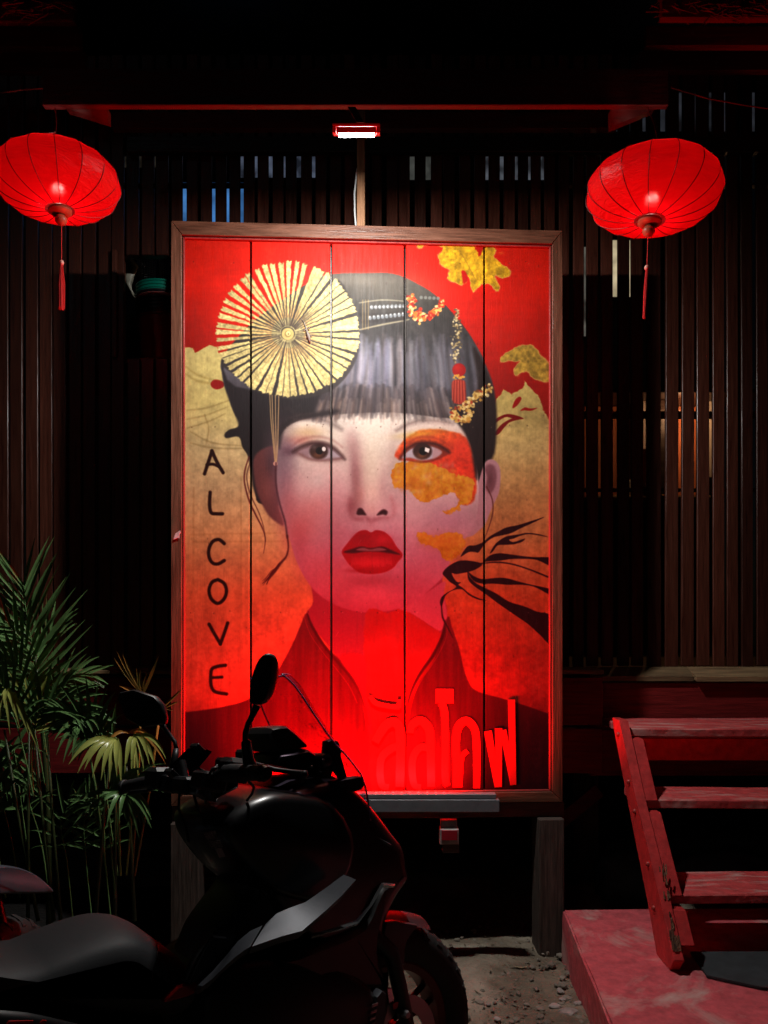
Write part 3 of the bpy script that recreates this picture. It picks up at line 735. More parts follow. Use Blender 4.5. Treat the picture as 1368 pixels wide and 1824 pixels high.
# fallen leaves
LEAF = mat('dry_leaf', (.42, .33, .2), .7, noise=.4, nscale=30)
for (px, py, ln, a, lab) in [(925, 1727, .042, .1, 'long curled pale dry leaf lying on the dirt under the board'),
                             (874, 1736, .02, 1.3, 'short pale dry leaf standing on edge in the dirt'),
                             (992, 1694, .03, .3, 'pale dry leaf between the right post and the red block')]:
    Y = EYE * F / (py - HOR); p = at(px, py, Y); b = MB()
    up, lo = [], []
    for k in range(7):
        t = k / 6; w = .22 * ln * math.sin(math.pi * (t * .9 + .05)); x = (t - .5) * 2 * ln; z = .012 + .006 * math.cos(t * 5)
        up.append(Vector((x, w, z))); lo.append(Vector((x, -w, z + .004)))
    ring = [[u, l, l - Vector((0, 0, .0012)), u - Vector((0, 0, .0012))] for u, l in zip(up, lo)]
    M = Matrix.Translation((p.x, p.y, 0)) @ Matrix.Rotation(a, 4, 'Z')
    b.loft([[M @ q for q in r] for r in ring])
    tag(b.build('dry_leaf', LEAF), lab, 'leaf', 'fallen leaves on the dirt')

# ------------------------------------------------------------------ the house front: a wall of upright slats
FY = 3.53
PITCH = 26.3 / F * FY
SLW = PITCH * .80
z_bot = at(0, 1187, FY).z
fence = empty('slatted_wall', (0, FY, z_bot), 'tall wall of dark varnished upright wooden slats behind the painted board', 'wall')
hole = (at(212, 0, FY).x, at(322, 0, FY).x, at(0, 640, FY).z, at(0, 455, FY).z)
slat_me = {}


def slat_mesh(h, seed):
    key = (round(h, 2), round(SLW, 3))
    if key not in slat_me:
        b = MB(); b.box((-SLW / 2, -.009, 0), (SLW / 2, .009, h), bev=.0022)
        slat_me[key] = b.me('slat')
        slat_me[key].materials.append(SLAT)
    return slat_me[key]


ztop = at(0, 100, FY).z
nsl = 0
gaps = [611 - 25.75 * k for k in range(42, 0, -1)] + [611, 636, 659, 683] + [683 + 26.2 * k for k in range(1, 10)] + [943, 967, 992, 1016, 1041, 1068, 1095, 1122, 1149, 1180, 1209, 1237, 1265, 1292, 1318, 1344, 1370] + [1370 + 27 * k for k in range(1, 14)]
for i in range(len(gaps) - 1):
    x = at((gaps[i] + gaps[i + 1]) / 2, 0, FY).x; SLW = (gaps[i + 1] - gaps[i]) / F * FY - (.0175 if gaps[i] > 300 else .011)
    segs = [(z_bot, ztop)]
    if hole[0] < x < hole[1]: segs = [(z_bot, hole[2]), (hole[3], ztop)]
    for (a, c) in segs:
        o = bpy.data.objects.new('slat', slat_mesh(c - a, i % 3)); COL.objects.link(o); o.parent = fence
        o.location = (x + rnd.uniform(-.003, .003), rnd.uniform(-.003, .003), a - z_bot + (rnd.uniform(-.004, .004) if a == z_bot else 0))
        o.rotation_euler = (0, rnd.uniform(-.0022, .0022) + 0, rnd.uniform(-.03, .03)); nsl += 1
XL, XR = at(-420, 0, FY).x, at(1720, 0, FY).x


def rail(y0, y1, x0=XL, x1=XR, dy=.02, th=.035, m=SLATX, name='rail', parent=fence):
    return MB().box((x0, FY + dy, at(0, y1, FY).z), (x1, FY + dy + th, at(0, y0, FY).z), bev=.002).build(name, m, parent)


rail(240, 266); rail(321, 324.5); rail(730, 741, at(1010, 0, FY).x); rail(868, 873, at(1010, 0, FY).x)
rail(640, 700, XL, at(305, 0, FY).x); rail(428, 452, at(205, 0, FY).x, at(330, 0, FY).x)
# uprights behind the slats
for px in (-120, 190, 352, 640, 1000, 1330):
    MB().box((at(px, 0, FY).x - .035, FY + .06, z_bot), (at(px, 0, FY).x + .035, FY + .12, ztop), bev=.003).build('upright', POST, fence)
# frame of the opening left of the board
for (a, c) in (((204, 455), (211, 640)),):
    MB().box((at(203, 0, FY).x, FY - .03, at(0, 640, FY).z), (at(211, 0, FY).x, FY + .10, at(0, 450, FY).z), bev=.002).build('opening_jamb', SLAT, fence)
    MB().box((at(203, 0, FY).x, FY + .01, at(0, 646, FY).z), (at(330, 0, FY).x, FY + .52, at(0, 636, FY).z), bev=.002).build('shelf', DARKX, fence)
# cross board in front of the slats, just under the canopy (pale slits show above and below it)
MB().box((at(225, 0, FY - .05).x, FY - .05, at(0, 270, FY - .05).z), (XR, FY - .02, at(0, 242, FY - .05).z), bev=.003).build('head_board', SLATX, fence)

# sill and skirt
sill = empty('deck_edge', (0, FY, z_bot), 'worn plank edge of the raised floor under the slatted wall', 'deck')
for i, (a, c) in enumerate([(-700, -330), (-330, -40), (-40, 230), (230, 520), (520, 800), (800, 1049), (1051, 1236), (1238, 1402), (1404, 1700), (1702, 1990)]):
    if a > 1050: continue
    x0, x1 = at(a, 0, FY).x, at(c, 0, FY).x
    MB().box((x0 + .002, FY - .25, z_bot - .022), (x1 - .002, FY + .055, z_bot - .003 + rnd.uniform(-.002, .002)), bev=.003).build('deck_plank', DECK, sill)
for (lo_, hi_, dy) in ((1203, 1292, -.20), (1293.5, 1378, -.196)):
    MB().box((XL - .8, FY + dy, at(0, hi_, FY - .2).z), (at(1052, 0, FY).x, FY + dy + .03, at(0, lo_, FY - .2).z - .01), bev=.003).build('skirt_board', REDX, sill)
PX0 = at(1051, 0, 3.45).x
for k, (a, c) in enumerate([(1051, 1236), (1237, 1402), (1403, 1600), (1601, 1850)]):
    x0, x1 = at(a, 0, 3.43).x, at(c, 0, 3.43).x; zb_, zf_ = z_bot - .001, 1.146; e = rnd.uniform(-.02, .01)
    mb = MB(); mb.prism([Vector((x0, FY - .012, zb_)), Vector((x0, 3.43 + e, zf_)), Vector((x0, 3.43 + e, zf_ - .022)), Vector((x0, FY - .012, zb_ - .022))], (x1 - x0, 0, 0))
    mb.build('porch_plank', DECK, sill)
for (lo_, hi_) in ((1216, 1298), (1299.5, 1382)):
    MB().box((PX0, 3.45, at(0, hi_, 3.45).z), (XR, 3.49, at(0, lo_, 3.45).z), bev=.003).build('skirt_board', REDX, sill)
for px in (-150, 420, 1040, 1480):
    x = at(px, 0, 3.95).x
    tag(MB().box((x - .07, 3.9, -.02), (x + .07, 4.04, z_bot - .03), bev=.008).build('house_pile', POST),
        {-150: 'dark timber pile under the house far left behind the palms', 420: 'dark timber pile under the house behind the board', 1040: 'dark timber pile under the house beside the stairs', 1480: 'dark timber pile under the house at the right'}[px], 'pile', 'timber piles under the house')
# diagonal brace in the shadow under the house
b = MB(); p, q = at(955, 1500, 3.75), at(1068, 1408, 3.75)
d = (q - p).normalized(); n = Vector((-d.z, 0, d.x)) * .035
b.prism([p - n, q - n, q + n, p + n], (0, .03, 0))
tag(b.build('diagonal_brace', REDX), 'short dark red diagonal board in the shadow between board and stairs', 'brace')
# floor inside, back wall, ceiling (dark)
INR = mat('inside_plaster', (.22, .06, .035), .8, noise=.3, nscale=5)
MB().box((XL, FY + .06, z_bot - .05), (XR, 6.2, z_bot - .026)).build('inside_floor', DECK)['kind'] = 'structure'
MB().box((XL, 6.2, z_bot - .05), (XR, 6.24, 5.39)).build('inside_wall', mat('inside_dark_board', (.012, .007, .006), .8))['kind'] = 'structure'

# glowing panes added for the patches of light between the slats
def lit_pane(name, x0, y0, x1, y1, Y, col, st, label, cat, framew=.02):
    t = empty(name, tuple(at((x0 + x1) / 2, y1, Y)), label, cat)
    a, c = at(x0, y1, Y), at(x1, y0, Y)
    m = mat('lit_' + name + str(int(x0)), tuple(min(1, x * .6 + .02) for x in col), .5, emit=col, estr=st)
    # uneven glow given off by the added pane itself
    nt = m.node_tree; N = nt.nodes; tc = N.new('ShaderNodeTexCoord'); nz = N.new('ShaderNodeTexNoise'); nz.inputs['Scale'].default_value = 7; nz.inputs['Detail'].default_value = 6
    rp = N.new('ShaderNodeMapRange'); rp.inputs['From Min'].default_value = .38; rp.inputs['From Max'].default_value = .68; rp.inputs['To Min'].default_value = st * (.6 if st > .4 else .15); rp.inputs['To Max'].default_value = st * 1.5
    nt.links.new(tc.outputs['Object'], nz.inputs['Vector']); nt.links.new(nz.outputs['Fac'], rp.inputs[0]); nt.links.new(rp.outputs[0], N['Principled BSDF'].inputs['Emission Strength'])
    MB().box((a.x, Y, a.z), (c.x, Y + .01, c.z)).build('pane', m, t)
    b = MB(); w = framew
    b.box((a.x - w, Y - .01, a.z - w), (a.x, Y + .03, c.z + w)); b.box((c.x, Y - .01, a.z - w), (c.x + w, Y + .03, c.z + w))
    b.box((a.x, Y - .01, c.z), (c.x, Y + .03, c.z + w)); b.box((a.x, Y - .01, a.z - w), (c.x, Y + .03, a.z))
    b.build('frame', SLATX, t)
    return t


lit_pane('glow_pane', 322, 326, 444, 420, 5.2, (.10, .34, .85), .42, 'pane glowing bright blue seen through the slats above the left of the board', 'glow_pane')
lit_pane('glow_pane', 418, 272, 572, 318, 5.2, (.34, .42, .62), .16, 'dim grey blue glowing pane added in the slits above the blue one', 'glow_pane')
lit_pane('glow_pane', 222, 262, 300, 300, 5.2, (.42, .36, .26), .05, 'faint beige glowing pane added between slats right of the left lantern', 'glow_pane')
lit_pane('glow_pane', 722, 279, 768, 322, 5.2, (.40, .42, .38), .10, 'small dim grey glowing pane added in the slits just right of the lamp batten', 'glow_pane')
lit_pane('glow_pane', 846, 279, 985, 322, 5.2, (.38, .42, .50), .16, 'dim grey glowing pane added in the slits above the right end of the board', 'glow_pane')
lit_pane('glow_pane', 1092, 165, 1362, 236, 5.2, (.40, .44, .55), .035, 'faint grey glowing band added behind the slats above the right lantern', 'glow_pane')
lit_pane('glow_strip', 1084, 428, 1142, 530, 5.0, (1, .82, .50), .45, 'tall warm lit panel seen through the slits beside the right lantern', 'light', .008)
lit_pane('glow_strip', 1036, 440, 1050, 600, 5.0, (.9, .85, .7), .10, 'narrow pale lit strip seen through the slit right of the board frame', 'light', .008)
# the warm lit alcove behind the slats at the right: a real room with a bulb
X0, X1, Z0, Z1 = at(1062, 0, 5.0).x, at(1290, 0, 5.0).x, at(0, 872, 5.0).z, at(0, 700, 5.0).z
tag(MB().box((X0, 5.3, Z0), (X1, 5.32, Z1), bev=.003).build('wall_panel', mat('orange_panel', (.50, .13, .04), .6, noise=.5, nscale=4, nstretch=(5, 1, .6))), 'orange wooden panel lit by a bulb seen through the slats at the right', 'panel')
tag(MB().box((X0, 5.2, Z0 - .02), (X1, 5.3, Z0 - .003), bev=.003).build('shelf', DECK), 'thin wooden shelf under the orange panel behind the slats', 'shelf')
tag(MB().box((X0, 5.0, Z1 + .004), (X1 + .3, 5.32, Z1 + .03), bev=.003).build('shelf_board', SLATX), 'dark board over the orange panel behind the slats', 'shelf')
bulb = empty('bulb', tuple(at(1208, 738, 5.12)), 'small bright warm bulb glowing behind the slats at the right', 'bulb')
c = at(1210, 738, 5.12)
MB().lathe([(0.0005, -.016), (.009, -.013), (.013, -.004), (.012, .006), (.007, .014), (.0005, .016)], c, seg=16).build('glass', mat('bulb_glow', (1, .9, .7), .4, emit=(1, .84, .52), estr=14), bulb, True)
MB().lathe([(.0005, .014), (.007, .0145), (.007, .03), (.0005, .03)], c, seg=12).build('socket', SLATX, bulb)
MB().tube([c + Vector((0, 0, .03)), c + Vector((0, 0, .16))], .002, 6).build('cord', SLATX, bulb)
bl = bpy.data.lights.new('bulb_light', 'POINT'); bl.energy = 6; bl.color = (1, .55, .26); bl.shadow_soft_size = .02
bo = bpy.data.objects.new('bulb_light', bl); COL.objects.link(bo); bo.location = c + Vector((0, -.05, 0))
CLOTH = mat('pale_hanging_cloth', (.6, .5, .42), .8, noise=.3, nscale=9)
for px, w, y0, y1, lab in ((1152, 12, 706, 800, 'pale cloth strip hanging in the warm alcove left of the bulb'), (1262, 12, 700, 850, 'pale cloth strip hanging at the right end of the warm alcove')):
    a_, c_ = at(px - w / 2, y1, 5.2), at(px + w / 2, y0, 5.2); tag(MB().box((a_.x, 5.2, a_.z), (c_.x, 5.212, c_.z), bev=.002).build('cloth', CLOTH), lab, 'cloth')
tag(MB().box((at(1172, 0, 5.15).x, 5.15, Z0), (at(1192, 0, 5.15).x, 5.19, Z1), bev=.003).build('post', SLATX), 'dark post standing in front of the orange panel behind the slats', 'post')
# bottles and cups on the shelf
for k, (px, h, cc, lab) in enumerate([(1128, .12, (.5, .5, .42), 'pale bottle on the shelf in front of the orange panel'), (1152, .10, (.12, .05, .04), 'dark jar on the shelf beside the pale bottle'), (1180, .085, (.6, .5, .3), 'cream jar on the shelf under the bulb')]):
    x = at(px, 0, 5.2).x
    MBb = MB().lathe([(.0005, 0), (.024, 0), (.025, h * .55), (.012, h * .75), (.011, h), (.0005, h)], (x, 5.25, Z0 - .003), seg=14)
    tag(MBb.build('jar', mat('jar%d' % k, cc, .3), None, True), lab, 'jar', 'jars on the shelf behind the slats')

# stack of tubs in the opening
TX, TY = at(284, 0, 3.80).x, FY + .33
specs = []
y = 497.
def tub(zrim, rtop, h, m, lab, handle=False):
    t = MB().lathe([(rtop * .74, -h), (rtop * .97, -.022), (rtop * .97, -.008), (rtop * 1.03, -.008), (rtop * 1.03, 0), (rtop * .985, 0), (rtop * .95, -.012), (rtop * .72, -h + .004)], (TX, TY, zrim), seg=40)
    o = t.build('tub', m, None, angle=35)
    tag(o, lab, 'tub', 'plastic tubs nested in a stack in the wall opening'); return o
rt = .136
tubcols = [(496, 'green', (.0, .16, .11), 'topmost green plastic tub of the nested stack in the wall opening'), (502, 'green', (.0, .16, .11), 'second green plastic tub from the top of the nested stack'),
           (508, 'green', (.0, .16, .11), 'third and lowest green tub of the nested stack'), (513.5, 'black', (.012, .012, .014), 'black tub directly above the pink rimmed one'),
           (519, 'pink', (.55, .16, .15), 'pink tub in the middle of the nested stack'), (525, 'black', (.012, .012, .014), 'uppermost of the four black tubs under the pink one'),
           (531.5, 'black', (.012, .012, .014), 'second black tub under the pink one'), (538, 'black', (.012, .012, .014), 'third black tub under the pink one'), (545, 'black', (.012, .012, .014), 'lowest black tub resting in the red bucket'),
           (555, 'red', (.20, .008, .008), 'big dark red bucket at the bottom of the nested stack')]
for (yy, cn, cc, lab) in tubcols:
    h = .30 if cn == 'red' else .10
    tub(at(0, yy, TY - rt).z, rt * (1 if cn != 'red' else 1.0), h, mat('plastic_' + cn, cc, .35), lab)
# wire baskets behind
WIRE = mat('basket_wire', (.45, .42, .40), .4, metal=.8)
for (px, lab) in ((262, 'round wire mesh basket hanging above the tubs at the left of the opening'), (300, 'wire mesh basket hanging above the tubs next to the board frame')):
    b = MB(); c = at(px, 478, 4.10); rr = .052
    for k in range(20):
        a = k / 20 * 6.283
        b.tube([c + Vector((rr * math.cos(a), rr * math.sin(a), .055)), c + Vector((rr * .85 * math.cos(a), rr * .85 * math.sin(a), -.05))], .0008, 4)
    for j in range(10):
        z = .055 - j * .0115; q = rr * (1 - .015 * j)
        b.tube([c + Vector((q * math.cos(a / 16 * 6.283), q * math.sin(a / 16 * 6.283), z)) for a in range(17)], .0008, 4)
    tag(b.build('wire_basket', WIRE), lab, 'basket', 'wire baskets in the wall opening')
# crumpled plastic bag
b = MB(); r2 = random.Random(2); rings = []
for j in range(12):
    t = j / 11; c = at(226 + 14 * t + 4 * math.sin(t * 9), 460 + 88 * t, 3.80); w = (.028 * math.sin(math.pi * min(1, t * 1.4 + .15)) + .008) * (1 - .5 * t)
    rings.append([c + Vector((w * (1 + .35 * math.sin(k * 2.1 + j)) * math.cos(k / 12 * 6.283), .6 * w * math.sin(k / 12 * 6.283), r2.uniform(-.004, .004))) for k in range(12)])
b.loft(rings)
tag(b.build('plastic_bag', mat('pale_bag', (.5, .48, .38), .4, noise=.5, nscale=25, bump=.8, bscale=30), None, True), 'crumpled pale plastic bag hanging at the left of the wall opening', 'bag')
tag(MB().box(tuple(at(218, 640, 3.9)), tuple(at(250, 560, 3.9) + Vector((0, .03, 0))), bev=.004).build('grey_box', mat('dull_grey_card', (.16, .17, .16), .8, noise=.3)), 'dull grey box standing on the shelf left of the red bucket', 'box')
# pale thing in the slit under the opening
tag(MB().box(tuple(at(284, 798, 3.85)), tuple(at(296, 706, 3.85) + Vector((0, .03, 0))), bev=.004).build('pale_board', mat('grey_white_board', (.45, .47, .48), .6)), 'narrow pale board seen through the slit beside the board frame at the left', 'board')
tag(MB().box(tuple(at(283, 862, 3.85)), tuple(at(297, 800, 3.85) + Vector((0, .03, 0))), bev=.003).build('printed_card', mat('blue_grey_print', (.10, .14, .22), .5, noise=1, col2=(.5, .55, .6), nscale=60)), 'blue and white printed card below the pale board in the slit', 'card')

# ------------------------------------------------------------------ canopy beam and eaves
CY = 2.6
CANRED = wood('dark_red_fascia', (.085, .006, .007), (.040, .003, .005), .55, 'x', .35)
a, c = at(78, 191.5, CY), at(1189, 126, CY)
beam = empty('canopy_beam', ((a.x + c.x) / 2, CY, a.z), 'dark red timber beam with a bright lower edge over the painted board', 'beam')
MB().box((a.x, CY - .012, a.z), (c.x, CY + .012, c.z), bev=.002).build('fascia', CANRED, beam)
for (x0, x1, y0, y1, xi) in ((118, 192, 193, 216, 1), (1166, 1088, 194, 226, -1)):
    b = MB(); A_ = at(x0, y0, CY + .02); B_ = at(x1, y0, CY + .02); C_ = at(x1, y1, CY + .06)
    b.prism([A_, B_, C_], (0, .03, 0)); b.build('corner_bracket', wood('darker_red_bracket', (.05, .004, .005), (.025, .002, .003), .6, 'x', .3), beam)
MB().box((at(200, 0, 3.2).x, 3.2, at(0, 229, 3.2).z), (at(1100, 0, 3.2).x, 3.23, at(0, 199, 3.2).z), bev=.002).build('inner_rafter', CANRED, beam)
# bracket behind the lamp
b = MB(); p0 = at(640, 216, 2.5) + Vector((0, .0, .03)); p1 = at(632, 193, CY + .02)
EAVE = wood('eave_board', (.10, .010, .010), (.05, .006, .006), .6, 'x', .3)
THATCH = mat('dry_thatch', (.13, .035, .02), .9, noise=.7, nscale=30)
for side, px0, px1, rows in ((-1, -420, 128, [(24, 38, 3.1, 132), (73, 84, 3.2, 143), (117, 127, 3.3, 152)]), (1, 1150, 1800, [(16, 32, 3.1, 1178), (70, 82, 3.2, 1150), (114, 126, 3.3, 1138)])):
    eave = empty('eave', tuple(at((px0 + px1) / 2, 120, 3.2)), 'thatched eave with dark boards at the top %s of the house' % ('left' if side < 0 else 'right'), 'eave', 'thatched eaves either side of the canopy')
    for (y0, y1, Y, pe) in rows:
        xa, xb = (at(-420, 0, Y).x, at(pe, 0, Y).x) if side < 0 else (at(pe, 0, Y).x, at(1800, 0, Y).x)
        MB().box((xa, Y, at(0, y1, Y).z), (xb, Y + .03, at(0, y1, Y).z + .09), bev=.004).build('eave_board', EAVE, eave)
    b = MB(); r2 = random.Random(side + 9)
    for k in range(900):
        px = r2.uniform(px0 + (0 if side < 0 else 30), px1 - (25 if side < 0 else 0)); py = r2.uniform(-40, 30) if k % 3 else r2.uniform(5, 24)
        p = at(px, py, 3.05 + r2.random() * .12); d = Vector((r2.uniform(-.10, .10), r2.uniform(-.02, .02), r2.uniform(-.05, .03)))
        w = Vector((0, .001, .0035))
        b.loft([[p - w, p + w, p + w + Vector((0, .004, 0)), p - w + Vector((0, .004, 0))], [p + d - w * .4, p + d + w * .4, p + d + w * .4 + Vector((0, .003, 0)), p + d - w * .4 + Vector((0, .003, 0))]])
    o = b.build('thatch', THATCH, eave); o['kind'] = 'stuff'
MB().box((at(-500, 0, 3.25).x, 3.4, 5.4), (at(1900, 0, 3.25).x, 6.24, 5.46)).build('roof', SLATX)['kind'] = 'structure'
# loose cables near the lanterns
CABLE = mat('black_cable', (.02, .008, .008), .4)
b = MB(); b.tube([at(-60, 168, 2.7), at(0, 166, 2.7), at(40, 160, 2.7), at(78, 157, 2.63)], .003, 6)
tag(b.build('cable', mat('dull_red_cable', (.12, .02, .02), .5)), 'thin red lit cable running in from the left to the end of the beam', 'cable', 'cables at the beam ends')
b = MB(); b.tube([at(1196, 156, 2.63), at(1260, 175, 2.8), at(1330, 188, 2.95), at(1420, 200, 3.1)], .003, 6)
tag(b.build('cable', MATS['dull_red_cable']), 'thin red lit cable sloping down to the right of the beam end', 'cable', 'cables at the beam ends')

# ------------------------------------------------------------------ the painted board
BA = at(308, 0, 3.05); BB = at(998, 0, 3.126)
BA = Vector((BA.x, 3.05, 0)); ev = Vector((BB.x - BA.x, .076, 0)); BW = ev.length; ev.normalize(); nv_ = Vector((ev.y, -ev.x, 0))   # nv_ points to the viewer
ZT, ZB = 3.056, .637


def bp(a, z, d=0.):
    return BA + ev * a + nv_ * d + Vector((0, 0, z))


def on_board(px, py, d=0.):
    """point where the sight line through a pixel meets the board plane lifted by d"""
    o = Vector((0, 0, EYE)); r = Vector(((px - 684) / F, 1, -(py - HOR) / F)); p = BA + nv_ * d
    t = (p - o).dot(nv_) / r.dot(nv_); return o + r * t


def az(px, py):
    q = on_board(px, py); return (q - BA).dot(ev), q.z


def bbox_on(name, a0, z0, a1, z1, d0, d1, m, parent, bev=.002):
    M = Matrix.Translation(BA) @ Matrix((( ev.x, -nv_.x, 0, 0), (ev.y, -nv_.y, 0, 0), (0, 0, 1, 0), (0, 0, 0, 1)))
    return MB().box((a0, -d1, z0), (a1, -d0, z1), M, bev).build(name, m, parent)


board = empty('painted_board', tuple(bp(BW / 2, .0)), 'big framed mural of a woman with a gold fan in her hair', 'mural')
FWd = .049
# texture computed by the painter
TW, TH = 900, 1330
pa = np.linspace(0, BW, TW)[None, :] + np.zeros((TH, 1)); pz = np.linspace(ZB, ZT, TH)[:, None] + np.zeros((1, TW))
wx = BA.x + pa * ev.x; wy = BA.y + pa * ev.y
pix = paint_mural((684 + F * wx / wy)[::-1], (HOR - F * (pz - EYE) / wy)[::-1])[::-1]
img = bpy.data.images.new('mural', TW, TH, alpha=False)
buf = np.ones((TH, TW, 4), np.float32); buf[..., :3] = pix
img.pixels.foreach_set(buf.ravel()); img.update(); img.pack()
mm = mat('painted_planks', (.5, .5, .5), .6, spec=.15, bump=.22, bscale=26, nscale=10, nstretch=(9, 9, .8), rvar=.1, bdist=.003)
nt = mm.node_tree; ti = nt.nodes.new('ShaderNodeTexImage'); ti.image = img; ti.interpolation = 'Cubic'
uvn = nt.nodes.new('ShaderNodeUVMap'); uvn.uv_map = 'UVMap'
nt.links.new(uvn.outputs[0], ti.inputs['Vector']); nt.links.new(ti.outputs['Color'], nt.nodes['Principled BSDF'].inputs['Base Color'])
edges = [az(x, 900)[0] for x in (324, 447, 590, 721, 862, 981)]
for i in range(5):
    a0, a1 = edges[i] + (.004 if i else 0), edges[i + 1] - (.004 if i < 4 else 0)
    z0, z1 = ZB + .03, ZT - .03
    b = bmesh.new(); bow = [0, .001, -.0012, .0016, -.0008][i]
    na, nz = 6, 24; g = []; e = .0025
    avals = [a0, a0 + e] + [a0 + (a1 - a0) * k / na for k in range(1, na)] + [a1 - e, a1]
    for j in range(nz + 1):
        z = z0 + (z1 - z0) * j / nz; row = []
        for k, a in enumerate(avals):
            d = .012 + bow + (.0 if 0 < k < len(avals) - 1 else -.004) + .0008 * math.sin(j * .7 + i)
            row.append(b.verts.new(bp(a, z, d)))
        g.append(row)
    for j in range(nz):
        for k in range(len(avals) - 1): b.faces.new((g[j][k], g[j][k + 1], g[j + 1][k + 1], g[j + 1][k]))
    # thickness
    back = [[b.verts.new(bp(a, z, -.008)) for a in (a0, a1)] for z in (z0, z1)]
    for j in range(nz):
        pass
    L0 = [g[j][0] for j in range(nz + 1)]; R0 = [g[j][-1] for j in range(nz + 1)]
    b.faces.new(L0 + [back[1][0], back[0][0]]); b.faces.new(R0[::-1] + [back[0][1], back[1][1]])
    b.faces.new((back[0][1], back[0][0], back[1][0], back[1][1]))
    b.faces.new([back[0][0], back[0][1]] + g[0][::-1]); b.faces.new([back[1][1], back[1][0]] + g[-1])
    bmesh.ops.recalc_face_normals(b, faces=b.faces[:])
    uvl = b.loops.layers.uv.new('UVMap')
    for f in b.faces:
        for lp in f.loops:
            q = lp.vert.co; lp[uvl].uv = ((q - BA).dot(ev) / BW, (q.z - ZB) / (ZT - ZB))
    me = bpy.data.meshes.new('plank'); b.to_mesh(me); b.free()
    o = link('plank', me, mm, board)
    for f in me.polygons: f.use_smooth = True
    me.set_sharp_from_angle(angle=R(20))
# backing so that nothing shines through the joints
bbox_on('backing', .02, ZB + .02, BW - .02, ZT - .02, -.03, -.012, SLATX, board)


# frame with mitred corners and an inner bead
def mitre(name, inner, outer, d0, d1, m, side):
    a0, a1, z0, z1 = outer; b0, b1, y0, y1 = inner
    q = {'top': [(a0, z1), (a1, z1), (b1, y1), (b0, y1)], 'bottom': [(a0, z0), (b0, y0), (b1, y0), (a1, z0)],
         'left': [(a0, z0), (a0, z1), (b0, y1), (b0, y0)], 'right': [(a1, z0), (b1, y0), (b1, y1), (a1, z1)]}[side]
    cx = sum(p[0] for p in q) / 4; cz = sum(p[1] for p in q) / 4
    g = .0008; q = [(a + (g if a < cx else -g), z + (g if z < cz else -g)) for a, z in q]
    b = MB(); b.prism([bp(a, z, d0) for a, z in q], nv_ * (d1 - d0))
    bmesh.ops.bevel(b.b, geom=b.b.edges[:], offset=.0018, segments=1, affect='EDGES')
    return b.build(name, m, board)


inn = (FWd - .004, BW - FWd + .004, ZB + .044, ZT - .058); out = (0, BW, ZB, ZT)
for s_, m_ in (('top', FRAMEX), ('bottom', FRAMEX), ('left', FRAME), ('right', FRAME)):
    mitre('frame_rail', inn, out, -.02, .038, m_, s_)
BEAD = wood('red_bead', (.28, .03, .025), (.16, .02, .018), .45, 'z', .4)
inn2 = (inn[0] + .009, inn[1] - .009, inn[2] + .006, inn[3] - .009)
for s_ in ('top', 'bottom', 'left', 'right'):
    mitre('frame_bead', inn2, (inn[0] + .0005, inn[1] - .0005, inn[2] + .0005, inn[3] - .0005), -.01, .026, BEAD, s_)

# raised cut-out Thai letters, fixed to the planks
LET = mat('red_letter_paint', (.46, .012, .010), .42, spec=.5, bump=.1, bscale=40)


def letter(strokes, d0=.0120, d1=.0154, lab=None):
    b = MB()
    for si, (pts, w) in enumerate(strokes):
        P2 = Paint.smoothp(pts, False, 5) if len(pts) > 2 else np.array(pts, np.float32)
        n = len(P2); ww = np.interp(np.linspace(0, 1, n), np.linspace(0, 1, len(w)) if not np.isscalar(w) else [0, 1], w if not np.isscalar(w) else [w, w]) / 2
        Lp, Rp = [], []
        for i in range(n):
            t = P2[min(i + 1, n - 1)] - P2[max(i - 1, 0)]; t = t / (np.linalg.norm(t) + 1e-6); nn = np.array((-t[1], t[0]))
            Lp.append(P2[i] + nn * ww[i]); Rp.append(P2[i] - nn * ww[i])
        e = d1 + si * .0007
        rings = []
        for i in range(n):
            rings.append([on_board(*Lp[i], d0), on_board(*Lp[i], e), on_board(*Rp[i], e), on_board(*Rp[i], d0)])
        b.loft(rings)
    o = b.build('letter', LET, board)
    if lab: o['label'] = lab
    return o


letter([([(668, 1322), (690, 1290), (712, 1300), (712, 1402)], [14, 17, 17, 15]), ([(714, 1330), (700, 1332), (682, 1346), (677, 1368), (680, 1398), (693, 1402)], [14, 14, 14, 13, 13, 10])], lab='first red Thai letter')
letter([([(659, 1240), (668, 1252), (690, 1258), (712, 1260)], [8, 9, 9, 9]), ([(711, 1262), (711, 1246)], [8, 8])], lab='small red vowel mark over the first letter')
letter([([(731, 1306), (734, 1292), (750, 1284), (764, 1300), (767, 1330), (768, 1402)], [11, 14, 16, 16, 15, 14]), ([(766, 1334), (750, 1331), (737, 1346), (734, 1370), (738, 1398), (750, 1402)], [13, 13, 13, 13, 12, 9])])
letter([([(776, 1240), (808, 1240)], [26, 26]), ([(786, 1252), (792, 1270), (793, 1320), (793, 1384), (797, 1400)], [13, 13, 13, 13, 11])])
letter([([(813, 1402), (813, 1360), (812, 1320), (817, 1294), (831, 1284), (845, 1298), (849, 1330), (849, 1404)], [13, 13, 14, 15, 15, 14, 13, 12]), ([(833, 1338), (824, 1346), (821, 1366), (820, 1402)], [9, 9, 8, 7])])
letter([([(869, 1302), (886, 1402)], [14, 10]), ([(888, 1297), (889, 1402)], [13, 10]), ([(896, 1300), (914, 1398)], [12, 10]), ([(911, 1246), (914, 1398)], [13, 11])], lab='last red Thai letter with a tall stem')
